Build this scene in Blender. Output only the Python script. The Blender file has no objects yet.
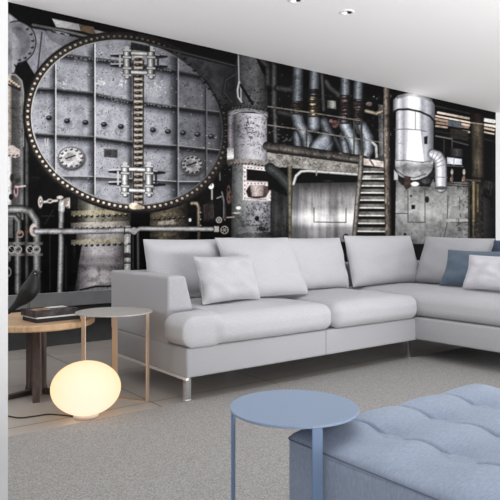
import bpy, bmesh, math, random
import numpy as np
from mathutils import Vector, Matrix, noise as mnoise

random.seed(7)
SC = bpy.context.scene
COL = SC.collection

# ------------------------------------------------------------------ camera
CAM_H = 0.85
YAW = math.radians(52.43)                 # heading measured from +X towards +Y
FPX = 605.0                               # focal length in pixels of a 500 px frame
cam_data = bpy.data.cameras.new('camera')
cam_data.sensor_width = 36.0
cam_data.lens = FPX / 500.0 * 36.0
cam_data.shift_y = -15.0 / 500.0
cam_data.clip_start = 0.02
cam = bpy.data.objects.new('camera', cam_data)
COL.objects.link(cam)
cam.location = (0, 0, CAM_H)
cam.rotation_euler = (math.pi / 2, 0, YAW - math.pi / 2)
SC.camera = cam

# ------------------------------------------------------------------ light
SC.view_settings.view_transform = 'Standard'
SC.view_settings.look = 'None'
SC.view_settings.gamma = 1.0
SC.view_settings.use_curve_mapping = False
SC.view_settings.exposure = 0.0

world = bpy.data.worlds.new('daylight')
SC.world = world
world.use_nodes = True
bgn = world.node_tree.nodes['Background']
bgn.inputs[0].default_value = (0.97, 0.985, 1.0, 1)
bgn.inputs[1].default_value = 0.82

def area(name, loc, target, sx, sy, power, color):
    d = bpy.data.lights.new(name, 'AREA')
    d.shape = 'RECTANGLE'; d.size = sx; d.size_y = sy
    d.energy = power; d.color = color
    o = bpy.data.objects.new(name, d); COL.objects.link(o)
    o.location = loc
    o.rotation_euler = (Vector(target) - Vector(loc)).to_track_quat('-Z', 'Y').to_euler()
    return o
area('window_daylight', (6.2, -2.6, 1.9), (3.0, 3.6, 0.7), 3.6, 2.2, 12, (1.0, 0.985, 0.97))
area('ceiling_uplight_fill', (3.6, -1.6, 0.12), (4.1, 2.2, 2.9), 6.0, 1.4, 480, (1.0, 0.99, 0.98))  # added fill, set low and aimed up to brighten the ceiling
area('left_side_fill', (-1.42, 3.2, 1.35), (1.5, 3.1, 0.5), 2.2, 1.5, 30, (1.0, 0.985, 0.97))  # added fill from the left, lifts the armrest side and tiles
area('overhead_fill', (1.9, 1.5, 2.50), (1.9, 1.51, 0), 3.6, 1.6, 34, (1.0, 0.99, 0.97))  # added overhead fill for floor and rug, no real fitting

# ------------------------------------------------------------------ helpers
def lin(c):
    out = []
    for v in c[:3]:
        v = v / 255.0
        out.append(v / 12.92 if v <= 0.04045 else ((v + 0.055) / 1.055) ** 2.4)
    return tuple(out) + (1.0,)

def mat(name, rgb, rough=0.6, metal=0.0, bump=0.0, bscale=200.0, var=0.0, vscale=8.0, sheen=0.0,
        stretch=None, spec=0.5):
    m = bpy.data.materials.new(name); m.use_nodes = True
    nt = m.node_tree; N = nt.nodes; L = nt.links
    b = N['Principled BSDF']
    b.inputs['Base Color'].default_value = lin(rgb)
    b.inputs['Roughness'].default_value = rough
    b.inputs['Metallic'].default_value = metal
    b.inputs['Specular IOR Level'].default_value = spec
    if sheen:
        b.inputs['Sheen Weight'].default_value = sheen
        b.inputs['Sheen Roughness'].default_value = 0.5
    tc = N.new('ShaderNodeTexCoord')
    src = tc.outputs['Object']
    if stretch:
        mp = N.new('ShaderNodeMapping'); mp.inputs['Scale'].default_value = stretch
        L.new(src, mp.inputs[0]); src = mp.outputs[0]
    if var:
        n = N.new('ShaderNodeTexNoise'); n.inputs['Scale'].default_value = vscale
        n.inputs['Detail'].default_value = 6
        L.new(src, n.inputs['Vector'])
        r = N.new('ShaderNodeValToRGB')
        lo = lin([max(0, c * (1 - var)) for c in rgb]); hi = lin([min(255, c * (1 + var)) for c in rgb])
        r.color_ramp.elements[0].position = 0.3; r.color_ramp.elements[0].color = lo
        r.color_ramp.elements[1].position = 0.7; r.color_ramp.elements[1].color = hi
        L.new(n.outputs['Fac'], r.inputs[0]); L.new(r.outputs[0], b.inputs['Base Color'])
    if bump:
        n2 = N.new('ShaderNodeTexNoise'); n2.inputs['Scale'].default_value = bscale
        n2.inputs['Detail'].default_value = 3
        L.new(src, n2.inputs['Vector'])
        bp = N.new('ShaderNodeBump'); bp.inputs['Strength'].default_value = bump
        bp.inputs['Distance'].default_value = 0.004
        L.new(n2.outputs['Fac'], bp.inputs['Height']); L.new(bp.outputs[0], b.inputs['Normal'])
    return m

M = {}
M['wall'] = mat('white_paint', (234, 234, 235), 0.8, bump=0.05, bscale=60)
M['wall_front'] = mat('white_paint_darkened', (192, 192, 193), 0.8, bump=0.05, bscale=60)  # same white wall paint, darkened to offset the lights close to it
M['ceiling'] = mat('ceiling_paint', (250, 250, 251), 0.9, bump=0.03, bscale=60)
M['skirt'] = mat('black_stone', (22, 22, 23), 0.55, var=0.55, vscale=9, bump=0.1, bscale=40)
M['ledge'] = mat('grey_board', (112, 113, 116), 0.6, var=0.06, vscale=5)
M['fabric'] = mat('light_grey_fabric', (168, 168, 172), 0.95, bump=0.25, bscale=420, var=0.035, vscale=160, sheen=0.15, spec=0.2)
M['fabric_side'] = mat('light_grey_cover', (156, 156, 160), 0.95, bump=0.25, bscale=420, var=0.035, vscale=160, sheen=0.15, spec=0.2)
M['fabric_white'] = mat('white_fabric', (192, 191, 197), 0.95, bump=0.25, bscale=420, var=0.03, vscale=120, sheen=0.15, spec=0.2)
M['fabric_blue'] = mat('slate_blue_fabric', (94, 107, 122), 0.95, bump=0.25, bscale=420, var=0.05, vscale=120, sheen=0.1, spec=0.2)
M['fabric_navy'] = mat('deep_blue_fabric', (68, 78, 98), 0.95, bump=0.25, bscale=420, var=0.05, vscale=120, spec=0.2)
M['pouf'] = mat('blue_grey_fabric', (142, 153, 172), 0.95, bump=0.35, bscale=300, var=0.05, vscale=90, sheen=0.1, stretch=(1, 3, 1), spec=0.2)
M['pouf_seam'] = mat('dark_seam', (104, 113, 132), 0.95)
M['chrome'] = mat('chrome', (225, 225, 228), 0.12, 1.0)
M['blue_metal'] = mat('blue_lacquer', (126, 142, 166), 0.45, 0.0, bump=0.03, bscale=300)
M['blue_leg'] = mat('blue_lacquer_leg', (98, 120, 152), 0.45, 0.0)
M['grey_top'] = mat('pale_grey_lacquer', (158, 155, 152), 0.35)
M['copper'] = mat('brushed_copper', (196, 172, 150), 0.42, 0.6)
M['wood'] = mat('oak', (176, 146, 114), 0.5, var=0.14, vscale=6, stretch=(1.5, 14, 1.5), bump=0.08, bscale=30)
M['darkwood'] = mat('dark_walnut', (60, 47, 43), 0.45, var=0.3, vscale=7, stretch=(6, 6, 1))
M['black'] = mat('matt_black', (30, 31, 33), 0.5)
M['bird'] = mat('black_lacquered_wood', (24, 25, 28), 0.5, spec=0.3, var=0.15, vscale=12)
M['cord'] = mat('black_cable', (28, 25, 24), 0.5)
M['page'] = mat('paper_edge', (205, 203, 198), 0.8, bump=0.4, bscale=90, stretch=(1, 1, 30))
M['bookdark'] = mat('charcoal_cover', (36, 35, 38), 0.7, spec=0.2)
M['bookcover'] = mat('mottled_cover', (50, 46, 47), 0.7, spec=0.2, var=0.6, vscale=18)
M['bookimg'] = mat('tan_print', (150, 118, 88), 0.45, var=0.3, vscale=25)
M['glassbase'] = mat('lamp_base_white', (214, 205, 196), 0.3)

# floor: large polished tiles
def floor_mat():
    m = mat('polished_tile', (168, 160, 152), 0.28)
    nt = m.node_tree; N = nt.nodes; L = nt.links; b = N['Principled BSDF']
    tc = N.new('ShaderNodeTexCoord'); mp = N.new('ShaderNodeMapping')
    mp.inputs['Location'].default_value = (-1.48, -2.0, 0)
    L.new(tc.outputs['Object'], mp.inputs[0])
    br = N.new('ShaderNodeTexBrick'); br.offset = 0.0
    br.inputs['Scale'].default_value = 1.0
    br.inputs['Brick Width'].default_value = 0.75
    br.inputs['Row Height'].default_value = 0.75
    br.inputs['Mortar Size'].default_value = 0.004
    br.inputs['Mortar Smooth'].default_value = 0.1
    br.inputs['Color1'].default_value = lin((170, 164, 158)); br.inputs['Color2'].default_value = lin((175, 168, 162))
    br.inputs['Mortar'].default_value = lin((92, 84, 78))
    L.new(mp.outputs[0], br.inputs['Vector'])
    n = N.new('ShaderNodeTexNoise'); n.inputs['Scale'].default_value = 3.0; n.inputs['Detail'].default_value = 8
    L.new(tc.outputs['Object'], n.inputs['Vector'])
    mx = N.new('ShaderNodeMix'); mx.data_type = 'RGBA'; mx.blend_type = 'MULTIPLY'
    mx.inputs['Factor'].default_value = 0.35
    rp = N.new('ShaderNodeValToRGB')
    rp.color_ramp.elements[0].position = 0.35; rp.color_ramp.elements[0].color = (0.72, 0.72, 0.72, 1)
    rp.color_ramp.elements[1].position = 0.65; rp.color_ramp.elements[1].color = (1, 1, 1, 1)
    L.new(n.outputs['Fac'], rp.inputs[0])
    L.new(br.outputs['Color'], mx.inputs['A']); L.new(rp.outputs[0], mx.inputs['B'])
    L.new(mx.outputs['Result'], b.inputs['Base Color'])
    return m
M['floor'] = floor_mat()

def rug_mat():
    m = mat('carpet_pile', (150, 147, 144), 0.98, spec=0.1)
    nt = m.node_tree; N = nt.nodes; L = nt.links; b = N['Principled BSDF']
    tc = N.new('ShaderNodeTexCoord')
    n = N.new('ShaderNodeTexNoise'); n.inputs['Scale'].default_value = 170; n.inputs['Detail'].default_value = 3
    n.inputs['Roughness'].default_value = 0.7
    L.new(tc.outputs['Object'], n.inputs['Vector'])
    r = N.new('ShaderNodeValToRGB')
    r.color_ramp.elements[0].position = 0.32; r.color_ramp.elements[0].color = lin((120, 118, 117))
    r.color_ramp.elements[1].position = 0.68; r.color_ramp.elements[1].color = lin((170, 168, 166))
    L.new(n.outputs['Fac'], r.inputs[0]); L.new(r.outputs[0], b.inputs['Base Color'])
    n2 = N.new('ShaderNodeTexNoise'); n2.inputs['Scale'].default_value = 260; n2.inputs['Detail'].default_value = 2
    L.new(tc.outputs['Object'], n2.inputs['Vector'])
    bp = N.new('ShaderNodeBump'); bp.inputs['Strength'].default_value = 0.6; bp.inputs['Distance'].default_value = 0.004
    L.new(n2.outputs['Fac'], bp.inputs['Height']); L.new(bp.outputs[0], b.inputs['Normal'])
    return m
M['rug'] = rug_mat()

def glow_mat(name, c_in, c_out, strength, centre, r0, r1):
    m = bpy.data.materials.new(name); m.use_nodes = True
    nt = m.node_tree; N = nt.nodes; L = nt.links; b = N['Principled BSDF']
    b.inputs['Base Color'].default_value = lin((90, 82, 70)); b.inputs['Roughness'].default_value = 0.5; b.inputs['Specular IOR Level'].default_value = 0.1
    tc = N.new('ShaderNodeTexCoord'); vm = N.new('ShaderNodeVectorMath'); vm.operation = 'DISTANCE'
    vm.inputs[1].default_value = centre
    L.new(tc.outputs['Object'], vm.inputs[0])
    mr = N.new('ShaderNodeMapRange'); mr.inputs['From Min'].default_value = r0; mr.inputs['From Max'].default_value = r1
    L.new(vm.outputs['Value'], mr.inputs['Value'])
    r = N.new('ShaderNodeValToRGB')
    r.color_ramp.elements[0].color = lin(c_in); r.color_ramp.elements[1].color = lin(c_out)
    L.new(mr.outputs[0], r.inputs[0]); L.new(r.outputs[0], b.inputs['Emission Color'])
    b.inputs['Emission Strength'].default_value = strength
    return m

def tag(o, label=None, cat=None, group=None, kind=None):
    if label: o['label'] = label
    if cat: o['category'] = cat
    if group: o['group'] = group
    if kind: o['kind'] = kind
    return o

def empty(name, loc, label, cat, rz=0.0, group=None):
    o = bpy.data.objects.new(name, None); COL.objects.link(o)
    o.location = loc; o.rotation_euler = (0, 0, rz); o.empty_display_size = 0.05
    return tag(o, label, cat, group)

def link(name, bm, material, parent=None, smooth=True, loc=None):
    me = bpy.data.meshes.new(name)
    bmesh.ops.recalc_face_normals(bm, faces=bm.faces)
    bm.to_mesh(me); bm.free()
    me.materials.append(material)
    if smooth:
        me.shade_smooth()
    o = bpy.data.objects.new(name, me); COL.objects.link(o)
    if parent: o.parent = parent
    if loc: o.location = loc
    return o

def box(bm, x0, y0, z0, x1, y1, z1, bevel=0.0):
    vs = [bm.verts.new(p) for p in ((x0, y0, z0), (x1, y0, z0), (x1, y1, z0), (x0, y1, z0),
                                    (x0, y0, z1), (x1, y0, z1), (x1, y1, z1), (x0, y1, z1))]
    fs = [bm.faces.new([vs[i] for i in f]) for f in ((3, 2, 1, 0), (4, 5, 6, 7), (0, 1, 5, 4), (1, 2, 6, 5), (2, 3, 7, 6), (3, 0, 4, 7))]
    if bevel:
        es = {e for f in fs for e in f.edges}
        bmesh.ops.bevel(bm, geom=list(es), offset=bevel, segments=2, affect='EDGES', profile=0.5)

def boxobj(name, a, b, material, parent=None, bevel=0.0, kind=None):
    bm = bmesh.new(); box(bm, *a, *b, bevel)
    o = link(name, bm, material, parent, smooth=False)
    if kind: o['kind'] = kind
    return o

def disc(bm, c, r, z0, z1, n=72, bev=0.0):
    prof = [(r - bev, z0), (r, z0 + bev), (r, z1 - bev), (r - bev, z1)] if bev else [(r, z0), (r, z1)]
    rings = []
    for rr, z in prof:
        rings.append([bm.verts.new((c[0] + rr * math.cos(2 * math.pi * i / n), c[1] + rr * math.sin(2 * math.pi * i / n), z)) for i in range(n)])
    bm.faces.new(rings[0][::-1]); bm.faces.new(rings[-1])
    for a, b in zip(rings, rings[1:]):
        for i in range(n):
            bm.faces.new((a[i], a[(i + 1) % n], b[(i + 1) % n], b[i]))

def loft(bm, pts, radii, n=14, up=(0, 0, 1), caps=True):
    """rings of radius (side, up) swept along pts"""
    pts = [Vector(p) for p in pts]; rings = []
    for i, p in enumerate(pts):
        t = (pts[min(i + 1, len(pts) - 1)] - pts[max(i - 1, 0)]).normalized()
        s = t.cross(Vector(up))
        if s.length < 1e-4: s = Vector((1, 0, 0))
        s.normalize(); u = s.cross(t).normalized()
        ra = radii[i] if isinstance(radii, (list, tuple)) else radii
        if not isinstance(ra, (list, tuple)): ra = (ra, ra)
        rings.append([bm.verts.new(p + s * ra[0] * math.cos(2 * math.pi * k / n) + u * ra[1] * math.sin(2 * math.pi * k / n)) for k in range(n)])
    for a, b in zip(rings, rings[1:]):
        for k in range(n):
            bm.faces.new((a[k], a[(k + 1) % n], b[(k + 1) % n], b[k]))
    if caps:
        bm.faces.new(rings[0][::-1]); bm.faces.new(rings[-1])

def spline(pts, m=8):
    out = []
    P = [Vector(p) for p in pts]
    P = [P[0] * 2 - P[1]] + P + [P[-1] * 2 - P[-2]]
    for i in range(1, len(P) - 2):
        for k in range(m):
            t = k / m
            a, b, c, d = P[i - 1], P[i], P[i + 1], P[i + 2]
            out.append(0.5 * ((2 * b) + (c - a) * t + (2 * a - 5 * b + 4 * c - d) * t * t + (3 * b - a - 3 * c + d) * t ** 3))
    out.append(P[-2])
    return out

def rbox_bm(x0, x1, y0, y1, z0, z1, r, crown=0.0, side=0.0, seg=4, cell=0.045, warp=None, wob=0.0, seed=0):
    """upholstered block: rounded edges, crowned top, bulging sides"""
    c = Vector(((x0 + x1) / 2, (y0 + y1) / 2, (z0 + z1) / 2)); h = Vector(((x1 - x0) / 2, (y1 - y0) / 2, (z1 - z0) / 2))
    axes = []
    for k in range(3):
        rr = min(r, h[k] * 0.98)
        band = [h[k] - rr + rr * math.sin(math.pi / 2 * (j / seg)) ** 1.0 for j in range(seg + 1)]
        band = [h[k] - rr * (1 - math.tan(math.pi / 4 * j / seg)) for j in range(seg + 1)]
        n = max(1, int((2 * (h[k] - rr)) / cell))
        mid = [-(h[k] - rr) + 2 * (h[k] - rr) * j / n for j in range(1, n)]
        axes.append([-b for b in band[::-1]] + mid + band)
    bm = bmesh.new(); cache = {}
    def vert(p):
        key = tuple(round(q, 6) for q in p)
        if key in cache: return cache[key]
        q = Vector(p); inner = Vector([max(-(h[k] - min(r, h[k] * .98)), min(h[k] - min(r, h[k] * .98), q[k])) for k in range(3)])
        d = q - inner
        if d.length > 1e-9:
            dm = max(abs(d[k]) / min(r, h[k] * .98) for k in range(3))
            dn = Vector([d[k] / min(r, h[k] * .98) for k in range(3)])
            dn.normalize(); dn *= dm
            q = inner + Vector([dn[k] * min(r, h[k] * .98) for k in range(3)])
        u, v, w = q.x / h.x, q.y / h.y, q.z / h.z
        if crown: q.z += crown * (1 - u * u) ** .7 * (1 - v * v) ** .7 * (1 if w > 0 else 0) * w if abs(u) < 1 and abs(v) < 1 else 0
        if side:
            if abs(w) < 1:
                f = side * math.sqrt(max(0, 1 - w * w))
                if abs(v) < 1: q.x += f * u ** 5 * (1 - v ** 6)
                if abs(u) < 1: q.y += f * v ** 5 * (1 - u ** 6)
        q = q + c
        if wob:
            q.z += wob * mnoise.noise(Vector((q.x * 5 + seed, q.y * 5, seed * 1.7))) * (1 if w > 0 else .2)
            q.y += wob * .6 * mnoise.noise(Vector((q.x * 6 + seed, q.z * 6, seed * 2.3)))
        if warp: q = warp(q)
        cache[key] = bm.verts.new(q); return cache[key]
    for k in range(3):
        a, b = [(1, 2), (2, 0), (0, 1)][k]
        for sgn in (-1, 1):
            for i in range(len(axes[a]) - 1):
                for j in range(len(axes[b]) - 1):
                    quad = []
                    for (ii, jj) in ((i, j), (i + 1, j), (i + 1, j + 1), (i, j + 1)):
                        p = [0, 0, 0]; p[k] = sgn * h[k]; p[a] = axes[a][ii]; p[b] = axes[b][jj]
                        quad.append(vert(p))
                    if len(set(quad)) == 4:
                        try: bm.faces.new(quad if sgn > 0 else quad[::-1])
                        except ValueError: pass
    return bm

def cushion_bm(w, h, t, pinch=0.05, sag=0.15, N=30, seed=0, wr=0.006):
    """stuffed cushion: x = width, z = height from 0, y = thickness; a seam runs round the rim"""
    bm = bmesh.new(); front = {}; back = {}
    for i in range(N + 1):
        for j in range(N + 1):
            u = math.sin(math.pi / 2 * (-1 + 2 * i / N)); v = math.sin(math.pi / 2 * (-1 + 2 * j / N))
            x = u * w / 2 * (1 - pinch * math.cos(math.pi * v / 2) ** 1.0)
            z = h / 2 + v * h / 2 * (1 - pinch * math.cos(math.pi * u / 2))
            e = (max(0, 1 - abs(u) ** 3.2) * max(0, 1 - abs(v) ** 3.2)) ** 0.5
            y = t / 2 * e * (1 - sag * v)
            k = mnoise.noise(Vector((u * 2.3 + seed * 3.1, v * 2.3, seed))) * wr * e ** .3 * 1.5
            k2 = mnoise.noise(Vector((u * 3.5 + v * 2 + seed, v * 2.2, seed + 9))) * wr * .7 * e ** .3
            rim = (i in (0, N)) or (j in (0, N))
            f = bm.verts.new((x, -y - (0 if rim else k + k2), z)); front[i, j] = f
            back[i, j] = f if rim else bm.verts.new((x, y + k, z))
    for i in range(N):
        for j in range(N):
            for d, flip in ((front, False), (back, True)):
                q = [d[i, j], d[i + 1, j], d[i + 1, j + 1], d[i, j + 1]]
                try: bm.faces.new(q[::-1] if flip else q)
                except ValueError: pass
    return bm

def piping_bm(w, h, pinch, r=0.0028, N=20):
    bm = bmesh.new(); pts = []
    S = [-1 + 2 * i / N for i in range(N + 1)]
    def P(u, v): return Vector((u * w / 2 * (1 - pinch * math.cos(math.pi * v / 2)), 0, h / 2 + v * h / 2 * (1 - pinch * math.cos(math.pi * u / 2))))
    ring = [P(s, -1) for s in S[:-1]] + [P(1, s) for s in S[:-1]] + [P(-s, 1) for s in S[:-1]] + [P(-1, -s) for s in S[:-1]]
    n = len(ring); rings = []
    for i in range(n):
        t = (ring[(i + 1) % n] - ring[i - 1]).normalized(); s = Vector((0, 1, 0)); u = s.cross(t)
        rings.append([bm.verts.new(ring[i] + s * r * math.cos(2 * math.pi * k / 6) + u * r * math.sin(2 * math.pi * k / 6)) for k in range(6)])
    for i in range(n):
        a, b = rings[i], rings[(i + 1) % n]
        for k in range(6): bm.faces.new((a[k], a[(k + 1) % 6], b[(k + 1) % 6], b[k]))
    return bm

def cushion(name, label, cat, w, h, t, loc, rz, lean, material, pinch=0.05, sag=0.15, seed=0, roll=0.0, group=None, wr=0.006, pipe=True):
    o = link(name, cushion_bm(w, h, t, pinch, sag, seed=seed, wr=wr), material)
    o.matrix_world = Matrix.Translation(loc) @ Matrix.Rotation(rz, 4, 'Z') @ Matrix.Rotation(-lean, 4, 'X') @ Matrix.Rotation(roll, 4, 'Y')
    tag(o, label, cat, group)
    if pipe: link('piping', piping_bm(w, h, pinch), material, o)
    return o

# ------------------------------------------------------------------ the room
WALL_Y = 4.60
H = 2.56
boxobj('floor', (-1.5, -1.2, -0.05), (9.5, WALL_Y + 0.12, 0.0), M['floor'], kind='structure')
boxobj('ceiling', (-1.5, 1.7, H), (9.5, WALL_Y + 0.12, H + 0.08), M['ceiling'], kind='structure')
boxobj('wall_back', (-1.5, WALL_Y, 0.0), (9.5, WALL_Y + 0.12, H), M['wall'], kind='structure')
boxobj('blocker_wall_left', (-1.62, -1.2, 0.0), (-1.5, WALL_Y + 0.12, H), M['wall'], kind='structure')  # unseen wall, added to block light from the left
boxobj('wall_front', (-1.5, 1.555, 0.0), (0.439, 1.70, H), M['wall_front'], kind='structure')
boxobj('baseboard_back', (-1.5, WALL_Y - 0.012, 0.0), (7.855, WALL_Y, 0.30), M['skirt'], kind='structure')
boxobj('trim_1', (-1.5, WALL_Y - 0.035, 0.30), (7.855, WALL_Y, 0.405), M['ledge'], bevel=0.004, kind='structure')

# ------------------------------------------------------------------ the printed wall mural
#MURAL_BEGIN
def build_mural():
    rng = np.random.default_rng(11)
    X0, X1, Z0, Z1, Yw = 1.298, 7.858, 0.408, 2.559, WALL_Y - 0.003
    NC, NR = 1180, 640
    # artwork is drawn in the camera's image pixel coordinates and projected onto the wall
    cs, sn = math.cos(YAW), math.sin(YAW)
    def image_px(x, z):
        d = x * cs + Yw * sn; l = x * sn - Yw * cs
        return 250 + FPX * l / d, 235 - FPX * (z - CAM_H) / d
    sx0 = image_px(X0, 1)[0]; sx1 = image_px(X1, 1)[0]
    cols = np.linspace(sx0, sx1, NC)
    k = (cols - 250) / FPX
    xs = Yw * (cs + k * sn) / (sn - k * cs)          # wall x of each column
    zs = np.linspace(Z0, Z1, NR)
    AX = np.repeat(cols[None, :], NR, 0)
    dep = xs * cs + Yw * sn
    AY = 235 - FPX * (zs[:, None] - CAM_H) / dep[None, :]
    C = np.zeros((NR, NC, 3))

    lat = rng.random((257, 257))
    def vn(x, y):
        xi = np.floor(x).astype(int); yi = np.floor(y).astype(int)
        fx = x - xi; fy = y - yi; fx = fx * fx * (3 - 2 * fx); fy = fy * fy * (3 - 2 * fy)
        a = lat[xi % 256, yi % 256]; b = lat[(xi + 1) % 256, yi % 256]
        c = lat[xi % 256, (yi + 1) % 256]; d = lat[(xi + 1) % 256, (yi + 1) % 256]
        return (a * (1 - fx) + b * fx) * (1 - fy) + (c * (1 - fx) + d * fx) * fy
    def fbm(x, y, s, o=3, sy=None):
        sy = sy or s; v = 0; a = .5; t = 0
        for i in range(o):
            v = v + a * vn(x / s * 2 ** i + 17 * i, y / sy * 2 ** i + 31 * i); t += a; a *= .6
        return v / t
    G1 = fbm(AX, AY, 9); G2 = fbm(AX + 90, AY + 40, 2.6); G3 = fbm(AX + 300, AY, 3.0, 3, 26); G4 = fbm(AX + 50, AY + 77, 1.3, 2)
    col = lambda c: np.array((c, c, c) if np.ndim(c) == 0 else c, float)

    def win(x0, y0, x1, y1):
        j0 = max(0, int((x0 - sx0) / (sx1 - sx0) * (NC - 1)) - 1); j1 = min(NC, int((x1 - sx0) / (sx1 - sx0) * (NC - 1)) + 3)
        if j1 <= j0: return None
        a = AY[:, j0:j1]; ok = np.where((a.min(1) <= y1 + 1) & (a.max(1) >= y0 - 1))[0]
        if len(ok) == 0: return None
        return (slice(ok[0], ok[-1] + 1), slice(j0, j1))
    def put(w, mask, K, a=1.0):
        m = (np.clip(mask, 0, 1) * a)[..., None]
        C[w] = C[w] * (1 - m) + K * m
    def tex(w, K, g=0.0, s=0.0, st=0.0, f=0.0):
        m = 1 + g * (G1[w] - .5) * 2 + s * (G2[w] - .5) * 2 + st * (G3[w] - .5) * 2 + f * (G4[w] - .5) * 2
        return K * m[..., None]
    def polysd(x, y, pts):
        d = np.full(x.shape, 1e9); ins = np.zeros(x.shape, bool); n = len(pts)
        for i in range(n):
            ax, ay = pts[i]; bx, by = pts[(i + 1) % n]; ex, ey = bx - ax, by - ay
            t = np.clip(((x - ax) * ex + (y - ay) * ey) / (ex * ex + ey * ey + 1e-9), 0, 1)
            d = np.minimum(d, np.hypot(x - ax - t * ex, y - ay - t * ey))
            c = ((ay > y) != (by > y)) & (x < (bx - ax) * (y - ay) / (by - ay + 1e-12) + ax)
            ins ^= c
        return np.where(ins, -d, d)
    def poly(pts, c, a=1.0, f=.6, **t):
        xs_ = [p[0] for p in pts]; ys_ = [p[1] for p in pts]
        w = win(min(xs_) - f, min(ys_) - f, max(xs_) + f, max(ys_) + f)
        if w is None: return
        sd = polysd(AX[w], AY[w], pts)
        put(w, .5 - sd / (2 * f), tex(w, np.ones(sd.shape + (3,)) * col(c), **t), a)
    def gpoly(pts, stops, axis='x', a=1.0, f=.6, x0=None, x1=None, **t):
        """polygon with a tone profile across x or y: stops (pos 0..1, colour)"""
        xs_ = [p[0] for p in pts]; ys_ = [p[1] for p in pts]
        w = win(min(xs_) - f, min(ys_) - f, max(xs_) + f, max(ys_) + f)
        if w is None: return
        sd = polysd(AX[w], AY[w], pts)
        q = AX[w] if axis == 'x' else AY[w]
        lo = x0 if x0 is not None else (min(xs_) if axis == 'x' else min(ys_)); hi = x1 if x1 is not None else (max(xs_) if axis == 'x' else max(ys_))
        u = (q - lo) / (hi - lo); ps = [s[0] for s in stops]; cc = np.array([col(s[1]) for s in stops])
        K = np.stack([np.interp(u, ps, cc[:, i]) for i in range(3)], -1)
        put(w, .5 - sd / (2 * f), tex(w, K, **t), a)
    def tube(pts, r, stops, a=1.0, f=.5, **t):
        """bent pipe: tone profile from one edge (-1) to the other (1)"""
        R = r if isinstance(r, (list, tuple)) else [r] * len(pts); m = max(R) + 1
        w = win(min(p[0] for p in pts) - m, min(p[1] for p in pts) - m, max(p[0] for p in pts) + m, max(p[1] for p in pts) + m)
        if w is None: return
        x, y = AX[w], AY[w]; best = np.full(x.shape, 1e9); S = np.zeros(x.shape); RR = np.ones(x.shape)
        for i in range(len(pts) - 1):
            ax, ay = pts[i]; ex, ey = pts[i + 1][0] - ax, pts[i + 1][1] - ay; L = math.hypot(ex, ey) + 1e-9
            tt = np.clip(((x - ax) * ex + (y - ay) * ey) / L ** 2, 0, 1)
            d = np.hypot(x - ax - tt * ex, y - ay - tt * ey); rr = R[i] + (R[i + 1] - R[i]) * tt
            s = ((x - ax) * ey - (y - ay) * ex) / L
            if len(pts) == 2 and ((abs(ex) > abs(ey) and ex > 0) or (abs(ey) >= abs(ex) and ey < 0)): s = -s
            b = d < best; best = np.where(b, d, best); S = np.where(b, np.sign(s) * d, S); RR = np.where(b, rr, RR)
        u = np.clip(S / RR, -1, 1); ps = [q[0] for q in stops]; cc = np.array([col(q[1]) for q in stops])
        K = np.stack([np.interp(u, ps, cc[:, i]) for i in range(3)], -1)
        put(w, .5 - (best - RR) / (2 * f), tex(w, K, **t), a)
    def line(pts, c, r=.5, a=1.0, **t): tube(pts, r, [(-1, c), (1, c)], a, .45, **t)
    def ell(cx, cy, rx, ry, c, a=1.0, f=.5, rot=0.0, ring=None, **t):
        m = max(rx, ry) + 2; w = win(cx - m, cy - m, cx + m, cy + m)
        if w is None: return
        x = AX[w] - cx; y = AY[w] - cy; ct, st_ = math.cos(rot), math.sin(rot)
        x, y = x * ct + y * st_, -x * st_ + y * ct
        d = (np.hypot(x / rx, y / ry) - 1) * min(rx, ry)
        mk = .5 - d / (2 * f) if ring is None else .5 - (np.abs(d + ring / 2) - ring / 2) / (2 * f)
        put(w, mk, tex(w, np.ones(d.shape + (3,)) * col(c), **t), a)
    def stud(x, y, r, dark=(34, 34, 36), lite=(120, 120, 124)):
        ell(x + r * .2, y + r * .3, r * 1.2, r, dark, .9); ell(x - r * .25, y - r * .35, r * .55, r * .42, lite, .8)
    PIPE = lambda d, m_, h_: [(-1, d), (-.55, m_), (-.15, h_), (.2, m_), (.75, d), (1, [v * .6 for v in col(d)])]

    # --- ground of the print: near black machinery hall
    C[:] = tex((slice(None), slice(None)), np.ones((NR, NC, 3)) * col((17, 17, 18)), g=.5, s=.4)
    for i in range(420):      # faint clutter
        x = rng.uniform(8, 496); y = rng.uniform(30, 290); l = rng.uniform(2, 12); v = rng.uniform(22, 52)
        if rng.random() < .5: line([(x, y), (x, y + l)], (v, v * .98, v * .96), rng.uniform(.4, 1.3), .6)
        else: line([(x, y), (x + l, y + l * .12)], (v, v * .98, v * .96), rng.uniform(.4, 1.0), .6)

    # --- upper left: elbow of a big pipe and casing plate
    poly([(28, 24), (52, 27), (86, 42), (60, 62), (44, 76), (36, 77), (26, 60), (20, 30)], (108, 107, 116), g=.18, s=.1)
    line([(42, 32), (37, 76)], (52, 52, 58), .7); line([(45, 33), (40, 74)], (100, 100, 108), .5)
    poly([(44, 30), (118, 46), (100, 52), (70, 50), (50, 40)], (80, 79, 86), .7, g=.2)
    gpoly([(7, 10), (16, 18), (28, 32), (32, 45), (26, 58), (15, 62), (14, 78), (7, 80)], [(0, (128, 128, 134)), (.4, (112, 112, 118)), (1, (70, 70, 76))], g=.15, s=.12)
    ell(17, 42, 19, 21, (98, 97, 103), ring=6, g=.1); ell(17, 42, 19.4, 21.5, (36, 36, 40), ring=1.0); ell(17, 42, 13, 15, (80, 80, 88), .8, g=.3)
    gpoly([(7, 30), (15, 34), (22, 46), (18, 62), (13, 74), (7, 78)], [(0, (126, 126, 132)), (.5, (112, 112, 118)), (1, (84, 84, 90))], g=.15, s=.1)
    poly([(7, 10), (12, 30), (12, 80), (7, 90)], (104, 104, 110), g=.15)
    for a in range(-50, 100, 22):
        t = math.radians(a); stud(17 + 15.6 * math.cos(t), 42 + 17.6 * math.sin(t), 1.3, (28, 28, 30), (140, 140, 145))
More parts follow.
